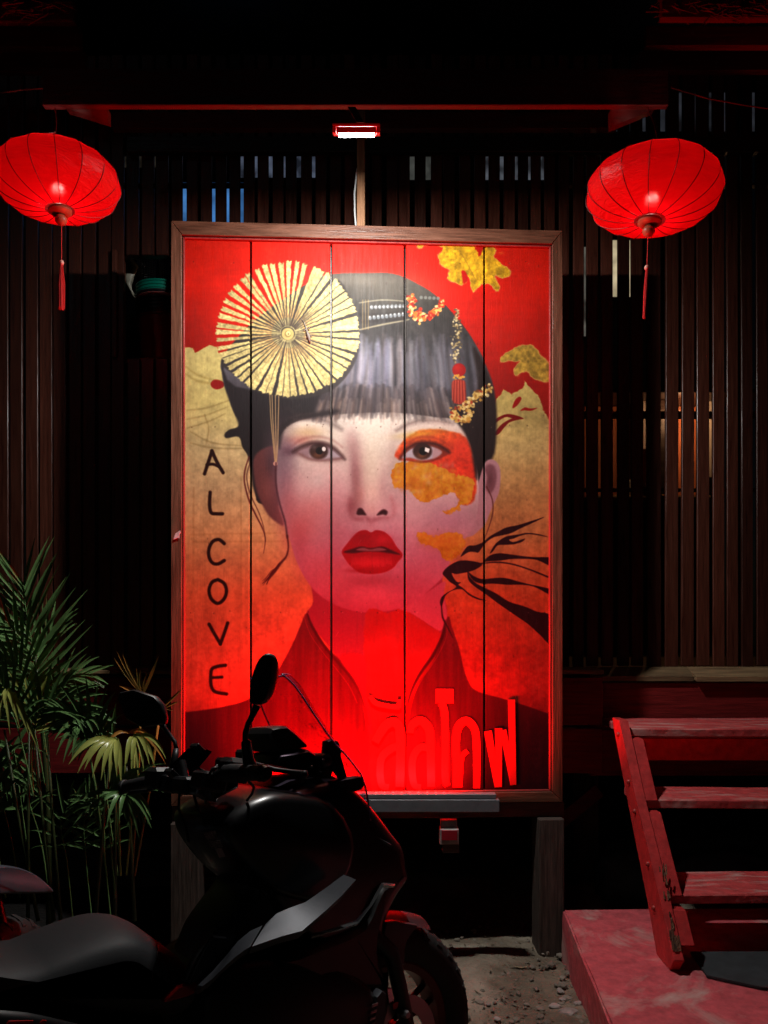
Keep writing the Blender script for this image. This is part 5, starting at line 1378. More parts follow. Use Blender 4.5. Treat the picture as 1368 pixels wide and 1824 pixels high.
def blades(plant, org, tips, Y, w, mi, seed, lift=26, dY=-.10, rach=None):
    r2 = random.Random(seed); b = bmesh.new()
    for k, (x, y) in enumerate(tips):
        o_ = at(org[0] + r2.uniform(-4, 4), org[1] + r2.uniform(-2, 2), Y); mid = at(org[0] * .45 + x * .55 + r2.uniform(-2, 2), org[1] * .55 + y * .45 - lift, Y + dY * .6); tp_ = at(x, y, Y + dY)
        n = 9; rows = []
        for j in range(n + 1):
            t = j / n; p = o_ * (1 - t) ** 2 + mid * 2 * t * (1 - t) + tp_ * t * t; q = (mid - o_) * (1 - t) + (tp_ - mid) * t; q.normalize()
            sd = q.cross(Vector((0, -1, .25))).normalized(); nn = sd.cross(q); ww = w * (math.sin(math.pi * min(1, .10 + t * .75)) ** .8) * (1 - t ** 4) + .0003
            rows.append([p - sd * ww, p - nn * ww * .45, p + sd * ww])
        vs = [[b.verts.new(v) for v in r] for r in rows]
        for j in range(n):
            for i in range(2): b.faces.new((vs[j][i], vs[j][i + 1], vs[j + 1][i + 1], vs[j + 1][i]))
    if rach:
        mb = MB(); mb.b.free(); mb.b = b; mb.tube([at(x, y, Y) for x, y in rach], .004, 5)
    me = bpy.data.meshes.new('frond'); b.to_mesh(me); b.free(); o = link('frond', me, GRN[mi], plant)
    for f in me.polygons: f.use_smooth = True
    return o


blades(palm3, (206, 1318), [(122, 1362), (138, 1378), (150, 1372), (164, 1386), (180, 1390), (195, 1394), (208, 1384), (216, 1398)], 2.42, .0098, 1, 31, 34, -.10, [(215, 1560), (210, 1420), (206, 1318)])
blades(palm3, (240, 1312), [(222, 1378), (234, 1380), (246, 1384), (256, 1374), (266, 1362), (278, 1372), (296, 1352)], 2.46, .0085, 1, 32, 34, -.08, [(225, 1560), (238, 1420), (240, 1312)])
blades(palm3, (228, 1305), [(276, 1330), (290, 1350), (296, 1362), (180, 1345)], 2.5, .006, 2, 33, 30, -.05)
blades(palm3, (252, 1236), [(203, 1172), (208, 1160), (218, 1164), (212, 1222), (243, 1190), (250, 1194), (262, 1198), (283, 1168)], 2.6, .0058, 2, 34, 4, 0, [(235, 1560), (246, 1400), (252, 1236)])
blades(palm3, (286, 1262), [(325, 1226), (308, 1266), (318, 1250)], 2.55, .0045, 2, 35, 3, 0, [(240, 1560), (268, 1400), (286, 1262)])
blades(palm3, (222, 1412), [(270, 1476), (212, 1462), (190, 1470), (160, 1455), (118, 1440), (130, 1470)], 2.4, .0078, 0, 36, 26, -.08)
for k in range(3):
    x0 = 120 + k * 34
    frond(palm3, [(x0 + 10, 1640), (x0, 1540), (x0 + rnd.uniform(-12, 12), 1460), (x0 + rnd.uniform(-30, 30), 1420)], 2.65, 8, .15, .10, 1.0, .9, .0055, 0, 70 + k, 0, .40)
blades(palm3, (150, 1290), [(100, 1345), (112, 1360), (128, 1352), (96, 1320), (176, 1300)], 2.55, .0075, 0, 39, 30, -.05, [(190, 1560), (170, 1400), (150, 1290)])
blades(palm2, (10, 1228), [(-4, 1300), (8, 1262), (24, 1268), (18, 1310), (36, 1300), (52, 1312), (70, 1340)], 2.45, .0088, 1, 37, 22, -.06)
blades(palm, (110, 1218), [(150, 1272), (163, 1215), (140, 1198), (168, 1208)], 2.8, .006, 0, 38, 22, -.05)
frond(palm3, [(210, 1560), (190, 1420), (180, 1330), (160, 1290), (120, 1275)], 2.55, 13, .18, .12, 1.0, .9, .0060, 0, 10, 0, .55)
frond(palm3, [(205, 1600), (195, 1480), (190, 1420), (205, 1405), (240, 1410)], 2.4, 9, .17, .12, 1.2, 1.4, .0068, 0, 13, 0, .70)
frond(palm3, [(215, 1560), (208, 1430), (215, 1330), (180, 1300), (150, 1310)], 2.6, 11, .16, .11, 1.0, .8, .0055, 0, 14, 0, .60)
for (x0, x1, sd) in ((170, 196, 1), (205, 205, 2), (240, 224, 3)):
    MB().tube([at(x0, 1640, 2.5), at((x0 + x1) / 2, 1480, 2.5), at(x1, 1350, 2.5)], [.008, .006, .004], 6).build('stem', STEM, palm3, True)
# ------------------------------------------------------------------ the scooter, on its side stand, leaning to its left
HU = Vector((.79, .613, 0)).normalized(); HV = Vector((.613, -.79, 0)).normalized(); LEAN = R(7)
SV = HV * math.cos(LEAN) + Vector((0, 0, 1)) * math.sin(LEAN); SW = Vector((0, 0, 1)) * math.cos(LEAN) - HV * math.sin(LEAN)
AX = Vector((.0, 1.97, .28)); SO = AX - SW * .28


def sc(s, t, h): return SO + HU * s + SV * t + SW * h


def sp(px, py, t):
    """(s, h) of the point of the scooter's upright plane at lateral distance t seen in this pixel"""
    o = Vector((0, 0, EYE)); r = Vector(((px - 684) / F, 1, -(py - HOR) / F)); p = SO + SV * t
    q = o + r * ((p - o).dot(SV) / r.dot(SV)); return ((q - SO).dot(HU), (q - SO).dot(SW))


def P3(px, py, t):
    s, h = sp(px, py, t); return sc(s, t, h)


def inset(poly, d):
    P = np.array(poly, float); n = len(P); area = .5 * sum(P[i - 1][0] * P[i][1] - P[i][0] * P[i - 1][1] for i in range(n)); sg = 1 if area > 0 else -1
    out = []
    for i in range(n):
        a = P[i] - P[i - 1]; c = P[(i + 1) % n] - P[i]
        na = np.array((-a[1], a[0])) / (np.linalg.norm(a) + 1e-9); nc = np.array((-c[1], c[0])) / (np.linalg.norm(c) + 1e-9)
        m = na + nc; L = np.linalg.norm(m); m = m / L if L > 1e-6 else na
        out.append(P[i] + m * sg * d)
    return out


def shell(name, px_pts, half, m, parent, rnd_=.03, tref=0., tc=0., smooth=3, wf=None, layers=7, local=False, ang=40, flat=.75):
    """a rounded body: side outline traced in the picture, given real width and rounded edges"""
    pts = [p if local else sp(p[0], p[1], tref) for p in px_pts]
    if smooth: pts = [tuple(p) for p in Paint.smoothp(pts, True, smooth)]
    rings = []
    for k in range(layers):
        a = -math.pi / 2 + math.pi * k / (layers - 1)
        sa = math.sin(a); t = (abs(sa) ** flat) * (1 if sa > 0 else -1) * half; ins = rnd_ * (1 - math.cos(a) ** .8 if math.cos(a) > 0 else 1)
        ring = []
        for (s, h) in inset(pts, ins):
            f = wf(s, h) if wf else 1.
            ring.append(sc(s, tc + t * f, h))
        rings.append(ring)
    mb = MB(); mb.loft(rings)
    return mb.build(name, m, parent, angle=ang)


def plate(name, px_pts, t0, t1, m, parent, bev=.0015, smooth=0, ang=30):
    pts = [sp(p[0], p[1], max(t0, t1)) for p in px_pts]
    if smooth: pts = [tuple(p) for p in Paint.smoothp(pts, True, smooth)]
    mb = MB(); mb.prism([sc(s, t0, h) for s, h in pts], SV * (t1 - t0))
    if bev: bmesh.ops.bevel(mb.b, geom=mb.b.edges[:], offset=bev, segments=2, affect='EDGES')
    return mb.build(name, m, parent, angle=ang)


BLKP = mat('black_satin_plastic', (.010, .010, .011), .42, spec=.45, bump=.04, bscale=300)
BLKG = mat('black_gloss_paint', (.006, .006, .007), .30, spec=.5, coat=.15)
GRYP = mat('grey_satin_paint', (.048, .051, .060), .45, spec=.5, metal=.3)
SEATM = mat('seat_vinyl', (.024, .025, .028), .60, spec=.4, bump=.25, bscale=260, bdist=.0008)
RUB = mat('tyre_rubber', (.022, .021, .021), .75, noise=.4, nscale=30, bump=.2, bscale=120)
RIMM = mat('dark_red_rim', (.10, .006, .006), .35, metal=.4)
CHR = mat('polished_edge', (.45, .46, .48), .22, metal=.9)
REDM = mat('red_sticker', (.55, .012, .010), .35)
STEEL = mat('scratched_steel', (.30, .30, .31), .35, metal=.9)

sctr = empty('scooter', tuple(SO + HU * -.6), 'black adventure scooter with tall clear windscreen leaning on its stand in front of the board', 'scooter')
nose_w = lambda s, h: max(.38, min(1., 1 - 1.1 * max(0, s + .42)))

def ledge(name, up, lo, t_up, t_lo, m, parent, th=.006):
    U = [P3(*p, t_up) for p in up]; L = [P3(*p, t_lo) for p in lo]
    rings = []
    for a, c in zip(U, L):
        a, c = Vector(a), Vector(c); md = (a + c) / 2 + SW * .0006
        rings.append([a, md, c, c - SV * th - SW * th, a - SV * th - SW * th])
    mb = MB(); mb.loft(rings); return mb.build(name, m, parent, angle=25)


# seat
shell('seat', [(-420, 1640), (-200, 1668), (0, 1688), (74, 1667), (129, 1647), (180, 1634), (219, 1637), (251, 1655), (283, 1679), (309, 1702), (322, 1728), (317, 1757), (299, 1779), (277, 1791), (193, 1794), (129, 1786), (64, 1771), (0, 1765), (-200, 1740), (-420, 1730)], .155, SEATM, sctr, .055, 0., 0., 3, layers=11, flat=.9, ang=60)
MB().tube([P3(284, 1678, .10), P3(280, 1700, .145), P3(272, 1735, .157), P3(266, 1768, .150)], .0012, 5).build('seam', BLKP, sctr, True)
# tail and side body under the seat
shell('tail_body', [(-600, 1760), (-300, 1745), (0, 1768), (64, 1776), (129, 1790), (193, 1799), (262, 1797), (292, 1812), (300, 1850), (250, 1930), (0, 1990), (-300, 1900), (-600, 1800)], .175, BLKG, sctr, .03, .10, 0., 3, layers=9)
for pts in ([(16, 1819), (60, 1818), (58, 1823), (12, 1824)], [(72, 1822), (76, 1817), (84, 1818), (79, 1826), (72, 1830)], [(6, 1828), (52, 1827), (46, 1850), (0, 1852)]):
    plate('emblem', pts, .176, .180, REDM, sctr, .0004)
# spine between the legs, reaching up to the inner leg shield
shell('spine', [(428, 1562), (412, 1576), (380, 1618), (356, 1654), (340, 1692), (320, 1724), (306, 1762), (300, 1800), (340, 1900), (520, 1940), (640, 1820), (640, 1700), (560, 1600)], .115, BLKP, sctr, .02, 0., 0., 3, layers=9)
# inner leg shield with warning labels
shell('inner_shield', [(420, 1410), (392, 1424), (366, 1444), (357, 1466), (362, 1492), (378, 1520), (398, 1546), (420, 1568), (470, 1600), (560, 1600), (600, 1500), (560, 1420), (470, 1400)], .165, BLKG, sctr, .035, .05, 0., 3, layers=9)
LAB = mat('printed_label', (.03, .03, .03), .5, noise=1, col2=(.32, .32, .32), nscale=160, nstretch=(.4, 3, 3), detail=2)
LABW = mat('pale_label', (.42, .42, .42), .5, noise=.3, nscale=200)
for pts, m_ in (([(362, 1483), (384, 1480), (388, 1495), (368, 1497)], LAB), ([(370, 1498), (392, 1497), (397, 1509), (376, 1511)], LAB), ([(383, 1512), (395, 1511), (402, 1526), (391, 1528)], LABW)):
    plate('warning_label', pts, .170, .1712, m_, sctr, .0002)
# big front cowl
shell('front_cowl', [(470, 1398), (500, 1387), (560, 1381), (590, 1388), (622, 1412), (650, 1442), (676, 1474), (698, 1501), (705, 1530), (709, 1556), (700, 1576), (680, 1600), (660, 1640), (650, 1690), (600, 1720), (520, 1690), (450, 1630), (420, 1560), (425, 1480), (440, 1425)], .168, BLKG, sctr, .05, .0, 0., 3, wf=nose_w, layers=13, flat=1.0, ang=50)
shell('cowl_top', [(474, 1400), (500, 1386), (560, 1379), (566, 1388), (590, 1396), (566, 1399), (520, 1399), (490, 1404)], .12, GRYP, sctr, .006, .06, 0., 0, wf=nose_w, layers=5)
# lower side fairing: dark triangle towards the front wheel
shell('lower_fairing', [(560, 1668), (600, 1658), (640, 1642), (662, 1604), (682, 1574), (704, 1576), (694, 1620), (680, 1670), (680, 1715), (690, 1752), (694, 1766), (650, 1766), (600, 1760), (540, 1740), (470, 1700)], .20, BLKP, sctr, .02, .12, 0., 2, wf=nose_w, layers=7)
shell('belly_fairing', [(330, 1790), (350, 1740), (400, 1700), (470, 1690), (560, 1700), (640, 1740), (650, 1800), (600, 1900), (480, 1980), (340, 1960)], .17, BLKP, sctr, .03, .10, 0., 3, layers=9)
# silver side sweep
ledge('side_panel', [(612, 1558), (580, 1582), (544, 1607), (516, 1617), (493, 1627), (474, 1645)], [(634, 1567), (608, 1596), (580, 1622), (538, 1658), (500, 1668), (449, 1686)], .205, .262, GRYP, sctr, .02)
ledge('side_panel', [(468, 1648), (446, 1658), (424, 1676), (404, 1700), (380, 1728), (352, 1755)], [(446, 1686), (436, 1692), (420, 1704), (404, 1718), (378, 1744), (360, 1757)], .200, .252, GRYP, sctr, .02)
plate('footboard_cover', [(378, 1668), (386, 1656), (424, 1660), (420, 1690), (386, 1728), (350, 1752), (330, 1756), (350, 1712)], .15, .186, BLKP, sctr, .006, 0)
plate('badge', [(379, 1666), (403, 1669), (404, 1672), (381, 1670)], .187, .189, STEEL, sctr, .0004)
ledge('edge_trim', [(704, 1574), (680, 1572), (658, 1611), (634, 1639), (600, 1651), (556, 1664)], [(704, 1577), (684, 1577), (664, 1611), (638, 1645), (600, 1656), (556, 1668)], .202, .222, CHR, sctr)
plate('red_trim', [(318, 1758), (350, 1752), (362, 1764), (330, 1776), (296, 1786), (290, 1786)], .16, .178, mat('red_gloss_panel', (.35, .008, .008), .25), sctr, .002)
# headlamp band and beak
shell('headlamp', [(637, 1538), (640, 1545), (655, 1548), (690, 1549), (709, 1556), (711, 1562), (706, 1574), (690, 1577), (655, 1570), (641, 1556)], .15, mat('smoked_lamp_glass', (.06, .05, .06), .18, coat=.5), sctr, .01, .10, 0., 2, wf=nose_w, layers=7)
ledge('beak', [(616, 1413), (640, 1430), (664, 1456), (684, 1484), (699, 1503)], [(610, 1424), (626, 1446), (648, 1470), (674, 1492), (697, 1505)], .0, .10, GRYP, sctr)  # paler strip added along the black cowl to catch a red highlight
shell('beak', [(600, 1405), (622, 1418), (650, 1446), (676, 1478), (698, 1502), (690, 1500), (664, 1488), (640, 1466), (618, 1440)], .10, BLKG, sctr, .004, .05, 0., 2, wf=nose_w, layers=7)
# dash: hood and display
shell('dash_hood', [(462, 1307), (468, 1296), (482, 1293), (497, 1292), (514, 1305), (533, 1324), (534, 1332), (505, 1338), (479, 1340), (470, 1326)], .075, BLKP, sctr, .008, .03, 0., 0, layers=7)
shell('display', [(481, 1340), (505, 1337), (531, 1332), (545, 1340), (556, 1356), (557, 1378), (531, 1374), (470, 1361), (474, 1346)], .085, BLKG, sctr, .010, .03, 0., 0, layers=7)
shell('screen_mount', [(545, 1340), (560, 1346), (572, 1341), (588, 1352), (592, 1366), (586, 1380), (604, 1385), (612, 1396), (600, 1404), (560, 1392), (550, 1380)], .06, BLKP, sctr, .006, .04, 0., 2, layers=5)
shell('screen_arm', [(578, 1320), (588, 1316), (598, 1320), (605, 1336), (603, 1345), (608, 1362), (614, 1384), (606, 1388), (594, 1372), (590, 1352), (576, 1342)], .014, BLKP, sctr, .003, .10, .10, 0, layers=5)
shell('screen_arm', [(588, 1391), (606, 1386), (632, 1382), (641, 1383), (644, 1396), (638, 1406), (622, 1411), (604, 1404), (588, 1398)], .02, BLKP, sctr, .004, .10, .10, 0, layers=5)
c = P3(576, 1354, .10)
MB().lathe([(.0005, .020), (.010, .020), (.016, .016), (.018, .0), (.018, -.02)], (0, 0, 0), Matrix.Translation(c) @ SV.to_track_quat('Z', 'Y').to_matrix().to_4x4(), 20).build('pivot', BLKP, sctr, angle=40)
for (px, py) in ((555, 1366), (576, 1354)):
    MB().lathe([(.0005, .003), (.003, .003), (.0045, 0)], (0, 0, 0), Matrix.Translation(P3(px, py, .121)) @ SV.to_track_quat('Z', 'Y').to_matrix().to_4x4(), 8).build('screw', STEEL, sctr)

# windscreen: a curved clear sheet
b = bmesh.new()
cl = Paint.smoothp([(sp(x, y, tt)[0] + .065, sp(x, y, tt)[1]) for tt, (x, y) in zip((.085, .11, .14, .165, .17, .17, .17, .17), [(502, 1201), (528, 1222), (560, 1262), (600, 1316), (630, 1356), (648, 1392), (656, 1430), (660, 1462)])], False, 4)
NC = len(cl); NT = 16; g = []
for i, (s, h) in enumerate(cl):
    v = i / (NC - 1); half = .085 + .085 * min(1, v * 1.5); row = []
    for j in range(NT + 1):
        q = 2 * j / NT - 1
        ds = -.065 * q * q; dh = 0.
        row.append(b.verts.new(sc(s + ds, q * half, h + dh)))
    g.append(row)
for i in range(NC - 1):
    for j in range(NT): b.faces.new((g[i][j], g[i][j + 1], g[i + 1][j + 1], g[i + 1][j]))
r_ = bmesh.ops.solidify(b, geom=b.faces[:], thickness=.003)
me = bpy.data.meshes.new('windscreen'); b.to_mesh(me); b.free()
m = bpy.data.materials.new('clear_screen'); m.use_nodes = True; nt = m.node_tree; N = nt.nodes; N.remove(N['Principled BSDF'])
tp = N.new('ShaderNodeBsdfTransparent'); tp.inputs[0].default_value = (.84, .74, .84, 1); gl = N.new('ShaderNodeBsdfGlossy'); gl.inputs['Roughness'].default_value = .04; gl.inputs['Color'].default_value = (.5, .42, .6, 1)
fr = N.new('ShaderNodeFresnel'); fr.inputs[0].default_value = 1.22; mx = N.new('ShaderNodeMixShader')
nt.links.new(fr.outputs[0], mx.inputs[0]); nt.links.new(tp.outputs[0], mx.inputs[1]); nt.links.new(gl.outputs[0], mx.inputs[2]); nt.links.new(mx.outputs[0], N['Material Output'].inputs['Surface'])
ws = link('windscreen', me, m, sctr, True)
# polished rim of the sheet
def wpt(v, q):
    f = v * (NC - 1); i = min(int(f), NC - 2); s = cl[i][0] + (cl[i + 1][0] - cl[i][0]) * (f - i); h = cl[i][1] + (cl[i + 1][1] - cl[i][1]) * (f - i)
    half = .085 + .085 * min(1, v * 1.5)
    return sc(s - .065 * q * q, q * half, h)
EDGE = mat('screen_edge', (.20, .12, .30), .25, spec=.5, trans=.3)
rim = [wpt(1 - k / 30, -1) for k in range(31)] + [wpt(0, -1 + 2 * k / 12) for k in range(1, 12)] + [wpt(k / 30, 1) for k in range(31)]
MB().tube(rim, .0024, 6).build('rim', EDGE, ws, True)
ws.children[0].location = (0, 0, 0)

# handlebar, grips, levers, switch gear
BC = P3(400, 1384, .12)
hs, hh = sp(441, 1377, .24)
def bar(t): # slightly swept-back handlebar
    return sc(hs + .05 - .20 * abs(t), t, hh + .0)
g1 = P3(470, 1377, .37); gd = (P3(405, 1373, .24) - g1)
GRIP = mat('ribbed_rubber_grip', (.016, .016, .017), .6, bump=.6, bscale=90, bdist=.002)
gi = P3(404, 1376, .245)
MB().tube([g1 + (g1 - gi).normalized() * .0, g1.lerp(gi, .08), g1.lerp(gi, .1), g1.lerp(gi, .55), g1.lerp(gi, .6), gi], [.0175, .0175, .0158, .0158, .018, .018], 20).build('grip', GRIP, sctr, angle=40)
MB().tube([g1 + (g1 - gi).normalized() * .012, g1 + (g1 - gi).normalized() * .0005], [.012, .0165], 20).build('bar_end', BLKG, sctr, angle=40)
lg0, lg1 = P3(219, 1402, -.38), P3(292, 1386, -.25)
MB().tube([lg0, lg0.lerp(lg1, .06), lg0.lerp(lg1, .08), lg1], [.019, .019, .016, .016], 18).build('grip', GRIP, sctr, angle=40)
MB().tube([gi, P3(370, 1388, .16), P3(345, 1392, .0), P3(320, 1392, -.14), lg1], .0125, 12).build('handlebar', BLKP, sctr, angle=40)
# switch housings
def chunk(cx, cy_, t, rs, rh, rt, m, name, rot=0, bev=.006):
    s, h = sp(cx, cy_, t); M = Matrix.Translation(sc(s, t, h)) @ Matrix(((HU.x, SV.x, SW.x, 0), (HU.y, SV.y, SW.y, 0), (HU.z, SV.z, SW.z, 0), (0, 0, 0, 1))) @ Matrix.Rotation(rot, 4, 'Y')
    return MB().box((-rs, -rt, -rh), (rs, rt, rh), M, bev).build(name, m, sctr, angle=30)
chunk(418, 1372, .235, .030, .026, .028, BLKP, 'switch_housing', .2, .010)
chunk(436, 1352, .22, .016, .022, .018, BLKP, 'mirror_clamp', 0)
chunk(408, 1362, .19, .022, .016, .03, BLKG, 'brake_reservoir', .1)
chunk(372, 1392, .16, .030, .020, .035, BLKP, 'cable_clamp', .3)
chunk(390, 1398, .10, .034, .020, .03, BLKG, 'ignition_cover', -.3)
chunk(345, 1398, .0, .040, .020, .04, BLKP, 'bar_clamp', .1)
chunk(284, 1386, -.20, .030, .028, .035, BLKP, 'switch_housing', .1, .010)
chunk(300, 1396, -.16, .022, .022, .02, BLKG, 'brake_reservoir', .3)
chunk(362, 1410, .05, .028, .014, .03, STEEL, 'bracket', .5, .003)
for k, (a, t0, c_, t1, e, t2) in enumerate([((380, 1372), .2, (408, 1358), .15, (400, 1400), .1), ((342, 1382), 0, (352, 1440), .05, (364, 1470), .1), ((330, 1390), 0, (318, 1440), .0, (336, 1500), .05), ((392, 1366), .2, (372, 1382), .2, (366, 1430), .12), ((440, 1388), .2, (452, 1402), .18, (440, 1426), .14), ((310, 1380), -.1, (350, 1366), -.05, (392, 1392), .05)]):
    MB().tube([P3(*a, t0), P3((a[0] + c_[0]) / 2 - 4, (a[1] + c_[1]) / 2 - 5, (t0 + t1) / 2), P3(*c_, t1), P3((e[0] + c_[0]) / 2 + 3, (e[1] + c_[1]) / 2, (t2 + t1) / 2), P3(*e, t2)], .0032, 7).build('cable', BLKP, sctr, True)
# lever
mb = MB(); lp_ = [P3(430, 1364, .24), P3(456, 1362, .285), P3(490, 1371, .31), P3(520, 1375, .34), P3(540, 1377, .36), P3(545, 1379, .365)]
mb.tube(lp_, [.006, .006, .0052, .0050, .0056, .0085], 10); mb.build('brake_lever', BLKP, sctr, True)
s_ = P3(542, 1380, .365); MB().lathe([(.0005, .009), (.006, .0075), (.009, 0), (.006, -.0075), (.0005, -.009)], s_, None, 12).build('lever_tip', BLKP, sctr, True)
mb = MB(); mb.tube([P3(292, 1398, -.2), P3(262, 1408, -.26), P3(232, 1412, -.32)], [.006, .005, .006], 8); mb.build('brake_lever', BLKP, sctr, True)
# phone holder
s0 = [P3(*p, -.06) for p in ((334, 1330), (362, 1329), (318, 1381), (290, 1374))]
mb = MB(); mb.prism([s0[0], s0[1], s0[2], s0[3]], HU * .03 + SW * -.015); bmesh.ops.bevel(mb.b, geom=mb.b.edges[:], offset=.004, segments=2, affect='EDGES')
ph = mb.build('phone_holder', BLKP, sctr, angle=30)
MB().tube([P3(322, 1356, -.05), P3(330, 1392, -.03)], .012, 10).build('holder_stem', BLKP, sctr, angle=40)
for (px, py) in ((352, 1333), (306, 1378)):
    chunk(px, py, -.05, .014, .006, .02, BLKP, 'holder_claw', .8, .002)


def mirror(outline, t, depth, stem, lab, glass_shift, swv):
    """housing shell with a mirror glass set in its rear face"""
    s2 = [sp(x, y, t) for x, y in outline]; pts = Paint.smoothp([sc(s, t, h) for s, h in s2], True, 3)
    P_ = [Vector(p) for p in pts]; c = sum(P_, Vector()) / len(P_)
    return P_, c


# near mirror: its glass faces back towards the seat, seen almost edge on
def mirror_build(outline, Y, fwd, stem_px, stem_t, name_lab):
    raw = [tuple(at(x, y, Y)) for x, y in outline]; P_ = [Vector(p) for p in (Paint.smoothp(raw, True, 3) if Y < 1.7 else raw)]
    c = sum(P_, Vector()) / len(P_)
    ringA = [c + (p - c) * .94 for p in P_]; ringB = [c + (p - c) * 1.0 + fwd * .006 for p in P_]; ringC = [c + (p - c) * .97 + fwd * .018 for p in P_]; ringD = [c + (p - c) * .72 + fwd * .034 for p in P_]; ringE = [c + (p - c) * .3 + fwd * .042 for p in P_]
    mb = MB(); mb.loft([ringA, ringB, ringC, ringD, ringE]); o = mb.build('mirror', BLKP, sctr, angle=50)
    o['label'] = name_lab
    gp_ = [c + (p - c) * .86 - fwd * .0015 for p in P_]
    mb = MB(); mb.prism(gp_, fwd * .0012); gl_ = mb.build('glass', mat('mirror_glass', (.30, .33, .36), .03, metal=1.), o)
    gl_.location = (0, 0, 0)
    return o
fw = (HU * .93 + HV * .28 + Vector((0, 0, -.05))).normalized()
mirror_build([(474, 1164), (482, 1168), (485, 1178), (484, 1206), (477, 1238), (468, 1252), (460, 1256), (446, 1254), (443, 1246), (446, 1214), (454, 1186), (464, 1169)], 1.50, Vector((.45, .88, 0)), None, None, 'upright black mirror on the near grip')
MB().tube([at(458, 1256, 1.51), at(452, 1270, 1.51), at(441, 1292, 1.50), at(437, 1306, 1.49), at(437, 1320, 1.49)], [.0085, .0065, .0058, .0058, .006], 12).build('mirror_stem', BLKP, sctr, True)
MB().tube([at(437, 1318, 1.49), at(438, 1321, 1.49), at(442, 1352, 1.49), at(446, 1366, 1.49)], [.0062, .0098, .012, .014], 12).build('stem_boot', BLKP, sctr, angle=50)
mirror_build([(207, 1244), (211, 1233), (236, 1228), (274, 1240), (287, 1255), (293, 1278), (291, 1290), (252, 1297), (222, 1280)], 1.92, Vector((.42, .90, -.1)).normalized(), None, None, 'wide black mirror on the far grip reflecting blue')
MB().tube([at(286, 1286, 1.95), at(294, 1298, 1.95), at(304, 1311, 1.95), at(312, 1322, 1.94), at(314, 1336, 1.93)], [.009, .006, .0055, .0055, .006], 12).build('mirror_stem', BLKP, sctr, True)
MB().tube([at(314, 1334, 1.93), at(312, 1350, 1.92), at(304, 1384, 1.90)], [.008, .010, .011], 12).build('stem_boot', BLKP, sctr, True)


# wheels
def wheel(s0, h0, rad, wid, hub_t, parent, nsp=5, m_t=RUB, frame=None, RIMM=RIMM):
    c = sc(s0, hub_t, h0) if frame is None else frame[0]
    ax = SV if frame is None else frame[1]; u_ = HU if frame is None else frame[2]; w_ = SW if frame is None else frame[3]
    M = Matrix.Translation(c) @ Matrix(((u_.x, w_.x, ax.x, 0), (u_.y, w_.y, ax.y, 0), (u_.z, w_.z, ax.z, 0), (0, 0, 0, 1)))
    wh = empty('wheel', (0, 0, 0)); wh.parent = parent; off = parent.location.copy(); wh.location = c - off
    seg = 96; r0 = rad * .66
    prof = [(r0, -wid * .36), (r0 + .012, -wid * .46), (rad * .86, -wid * .5), (rad * .95, -wid * .40), (rad * .985, -wid * .22), (rad, 0), (rad * .985, wid * .22), (rad * .95, wid * .40), (rad * .86, wid * .5), (r0 + .012, wid * .46), (r0, wid * .36)]
    mb = MB(); mb.lathe(prof, (0, 0, 0), M, seg)
    mb.build('tyre', m_t, wh, angle=60)
    # tread blocks
    mb = MB(); nb = 30
    for k in range(nb):
        for sd in (-1, 1):
            a0 = 2 * math.pi * (k + (.5 if sd > 0 else 0)) / nb; q = []
            for (da, z, rr) in ((.0, .04, 1.0), (.10, .06, .999), (.15, .36, .958), (.13, .46, .90), (.04, .45, .905), (.05, .34, .962)):
                a = a0 + da; z_ = sd * z * wid; q.append((a, z_, rr * rad))
            base = [M @ Vector((r * math.cos(a), r * math.sin(a), z)) for a, z, r in q]; topp = [M @ Vector(((r + .0045) * math.cos(a), (r + .0045) * math.sin(a), z * 1.01)) for a, z, r in q]
            mb.loft([base, topp])
    o = mb.build('tread', m_t, wh); o['kind'] = 'stuff'
    mb = MB(); mb.lathe([(r0 - .022, -wid * .30), (r0 - .004, -wid * .38), (r0 + .004, -wid * .36), (r0 + .004, wid * .36), (r0 - .004, wid * .38), (r0 - .022, wid * .30), (r0 - .026, 0), (r0 - .022, -wid * .30)], (0, 0, 0), M, 64)
    mb.build('rim', RIMM, wh, angle=40)
    for k in range(nsp):
        for e in (-.14, .14):
            a = 2 * math.pi * k / nsp + .35
            p0 = M @ Vector((.035 * math.cos(a + e * 2.4), .035 * math.sin(a + e * 2.4), 0)); p1 = M @ Vector(((r0 - .018) * math.cos(a + e * 1.1), (r0 - .018) * math.sin(a + e * 1.1), 0))
            MB().tube([p0, p0.lerp(p1, .5), p1], [.011, .008, .009], 8).build('spoke', RIMM, wh, True)
    MB().lathe([(.0005, -.05), (.03, -.05), (.04, -.03), (.04, .03), (.03, .05), (.0005, .05)], (0, 0, 0), M, 24).build('hub', BLKP, wh, angle=40)
    MB().lathe([(.085, -.002), (.125, -.002), (.125, .002), (.085, .002), (.085, -.002)], (0, 0, .058), M @ Matrix.Translation((0, 0, 0)), 40).build('brake_disc', STEEL, wh, angle=40) if False else None
    return wh


wheel(0, .28, .285, .112, 0, sctr)
wheel(-1.32, .28, .285, .13, 0, sctr)
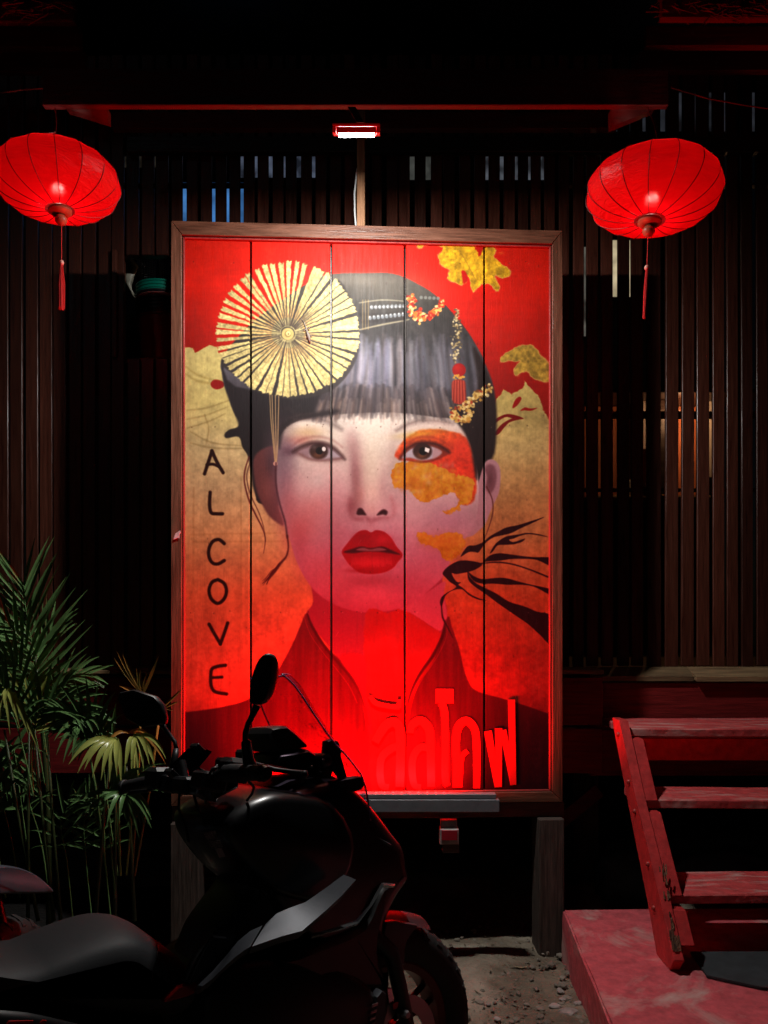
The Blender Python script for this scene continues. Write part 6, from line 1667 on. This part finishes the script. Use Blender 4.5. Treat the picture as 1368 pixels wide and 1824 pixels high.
# front fender and fork
b = bmesh.new(); g = []
for i in range(15):
    a = R(62 + i * 7.6); row = []
    for j in range(9):
        q = 2 * j / 8 - 1; rr = .302 + .010 - .030 * q * q; row.append(b.verts.new(sc(rr * math.cos(a), q * .072, .28 + rr * math.sin(a))))
    g.append(row)
for i in range(14):
    for j in range(8): b.faces.new((g[i][j], g[i][j + 1], g[i + 1][j + 1], g[i + 1][j]))
bmesh.ops.solidify(b, geom=b.faces[:], thickness=.003)
me = bpy.data.meshes.new('fender'); b.to_mesh(me); b.free()
FENM = mat('plum_grey_plastic', (.07, .055, .062), .38, spec=.5)
link('fender', me, FENM, sctr, True)
shell('fender_side', [(683, 1641), (700, 1638), (738, 1645), (740, 1648), (734, 1656), (722, 1672), (717, 1690), (716, 1718), (704, 1716), (686, 1690), (678, 1668)], .012, FENM, sctr, .003, .085, .085, 0, layers=5)
for sd in (-1, 1):
    a_, c_ = sp(700, 1700, .10), sp(722, 1806, .10)
    mb = MB(); mb.tube([sc(-.16, sd * .09, .66), sc(a_[0], sd * .095, a_[1]), sc((a_[0] + c_[0]) / 2, sd * .098, (a_[1] + c_[1]) / 2), sc(c_[0], sd * .098, c_[1]), sc(.02, sd * .098, .235)], [.021, .022, .021, .020, .016], 16)
    mb.build('fork_leg', BLKP, sctr, angle=50)
MB().lathe([(.0005, .012), (.008, .012), (.010, .006), (.010, -.01)], (0, 0, 0), Matrix.Translation(P3(722, 1806, .124)) @ SV.to_track_quat('Z', 'Y').to_matrix().to_4x4(), 6).build('axle_bolt', STEEL, sctr)
mb = MB(); M_ = Matrix.Translation(sc(0, .078, .28)) @ SV.to_track_quat('Z', 'Y').to_matrix().to_4x4()
mb.lathe([(.075, -.002), (.115, -.002), (.115, .002), (.075, .002), (.075, -.002)], (0, 0, 0), M_, 40); mb.build('brake_disc', STEEL, sctr, angle=40)
plate('reflector', [(690, 1762), (698, 1760), (702, 1784), (694, 1790)], .10, .11, CHR, sctr, .001)
shell('radiator_guard', [(662, 1772), (672, 1760), (680, 1766), (678, 1800), (668, 1850), (654, 1850)], .02, GRYP, sctr, .003, .15, .15, 0, layers=5)
for k in range(5):
    plate('fin', [(664 - k * 2, 1790 + k * 12), (674 - k * 2, 1786 + k * 12), (673 - k * 2, 1791 + k * 12), (663 - k * 2, 1795 + k * 12)], .171, .175, STEEL, sctr, .0003)
plate('red_clip', [(700, 1788), (710, 1785), (708, 1796), (701, 1799)], .112, .118, REDM, sctr, .0005)
# engine, stand, rear parts (below the picture, still there)
MB().box((-1.15, -.12, .16), (-.62, .12, .40), Matrix(((HU.x, SV.x, SW.x, SO.x), (HU.y, SV.y, SW.y, SO.y), (HU.z, SV.z, SW.z, SO.z), (0, 0, 0, 1))), .04).build('engine', BLKP, sctr, angle=40)
MB().tube([sc(-.72, -.10, .22), sc(-.80, -.26, .012 + .26 * math.tan(LEAN) * -.0)], .010, 8).build('side_stand', STEEL, sctr)

# ------------------------------------------------------------------ second two-wheeler at the left edge
m2 = empty('motorbike', tuple(Vector((-1.25, 2.1, 0))), 'front wheel and grey fender of another motorbike cut off by the left edge', 'motorbike')
U2 = Vector((.03, 1, 0)).normalized(); V2 = Vector((1, -.03, 0)).normalized(); W2 = Vector((0, 0, 1)); c2 = at(-18, 1800, 1.96); c2.z = .29
wheel(0, 0, .288, .11, 0, m2, 5, RUB, (c2, V2, U2, W2), BLKP)
out_ = Paint.smoothp([(-150, 1588), (-110, 1556), (-60, 1539), (-20, 1541), (6, 1549), (28, 1560), (45, 1574), (58, 1589), (30, 1592), (-20, 1592), (-90, 1596)], True, 3)
ps = [at(float(x), float(y), 1.93 + (float(x) - 0) * .0018) for x, y in out_]; cc = sum(ps, Vector()) / len(ps)
rings = []
for q, t in ((.80, -.075), (.94, -.065), (1, -.03), (1, .0), (1, .03), (.94, .065), (.80, .075)):
    rings.append([cc + (p_ - cc) * q + V2 * t * 1.0 for p_ in ps])
mb = MB(); mb.loft(rings); mb.build('fender', mat('plum_grey_paint', (.035, .055, .075), .6), m2, angle=60)
for sd in (-1, 1): MB().tube([c2 + V2 * .09 * sd, c2 + V2 * .09 * sd + Vector((-.16, .06, .55)), c2 + V2 * .06 * sd + Vector((-.24, .09, .75))], [.02, .022, .022], 12).build('fork_leg', BLKP, m2, angle=50)
tk = c2 + Vector((-.55, .2, .45)); mb = MB(); g_ = bmesh.ops.create_icosphere(mb.b, subdivisions=3, radius=1)['verts']
for v in g_: v.co = Vector((v.co.x * .40, v.co.y * .14, v.co.z * .17)) + tk
mb.build('body', BLKP, m2, True)
p = at(-2, 1681, 1.9); MB().box((p.x - .05, p.y - .01, p.z - .005), (p.x + .01, p.y + .01, p.z + .005), None, .002).build('reflector', REDM, m2)
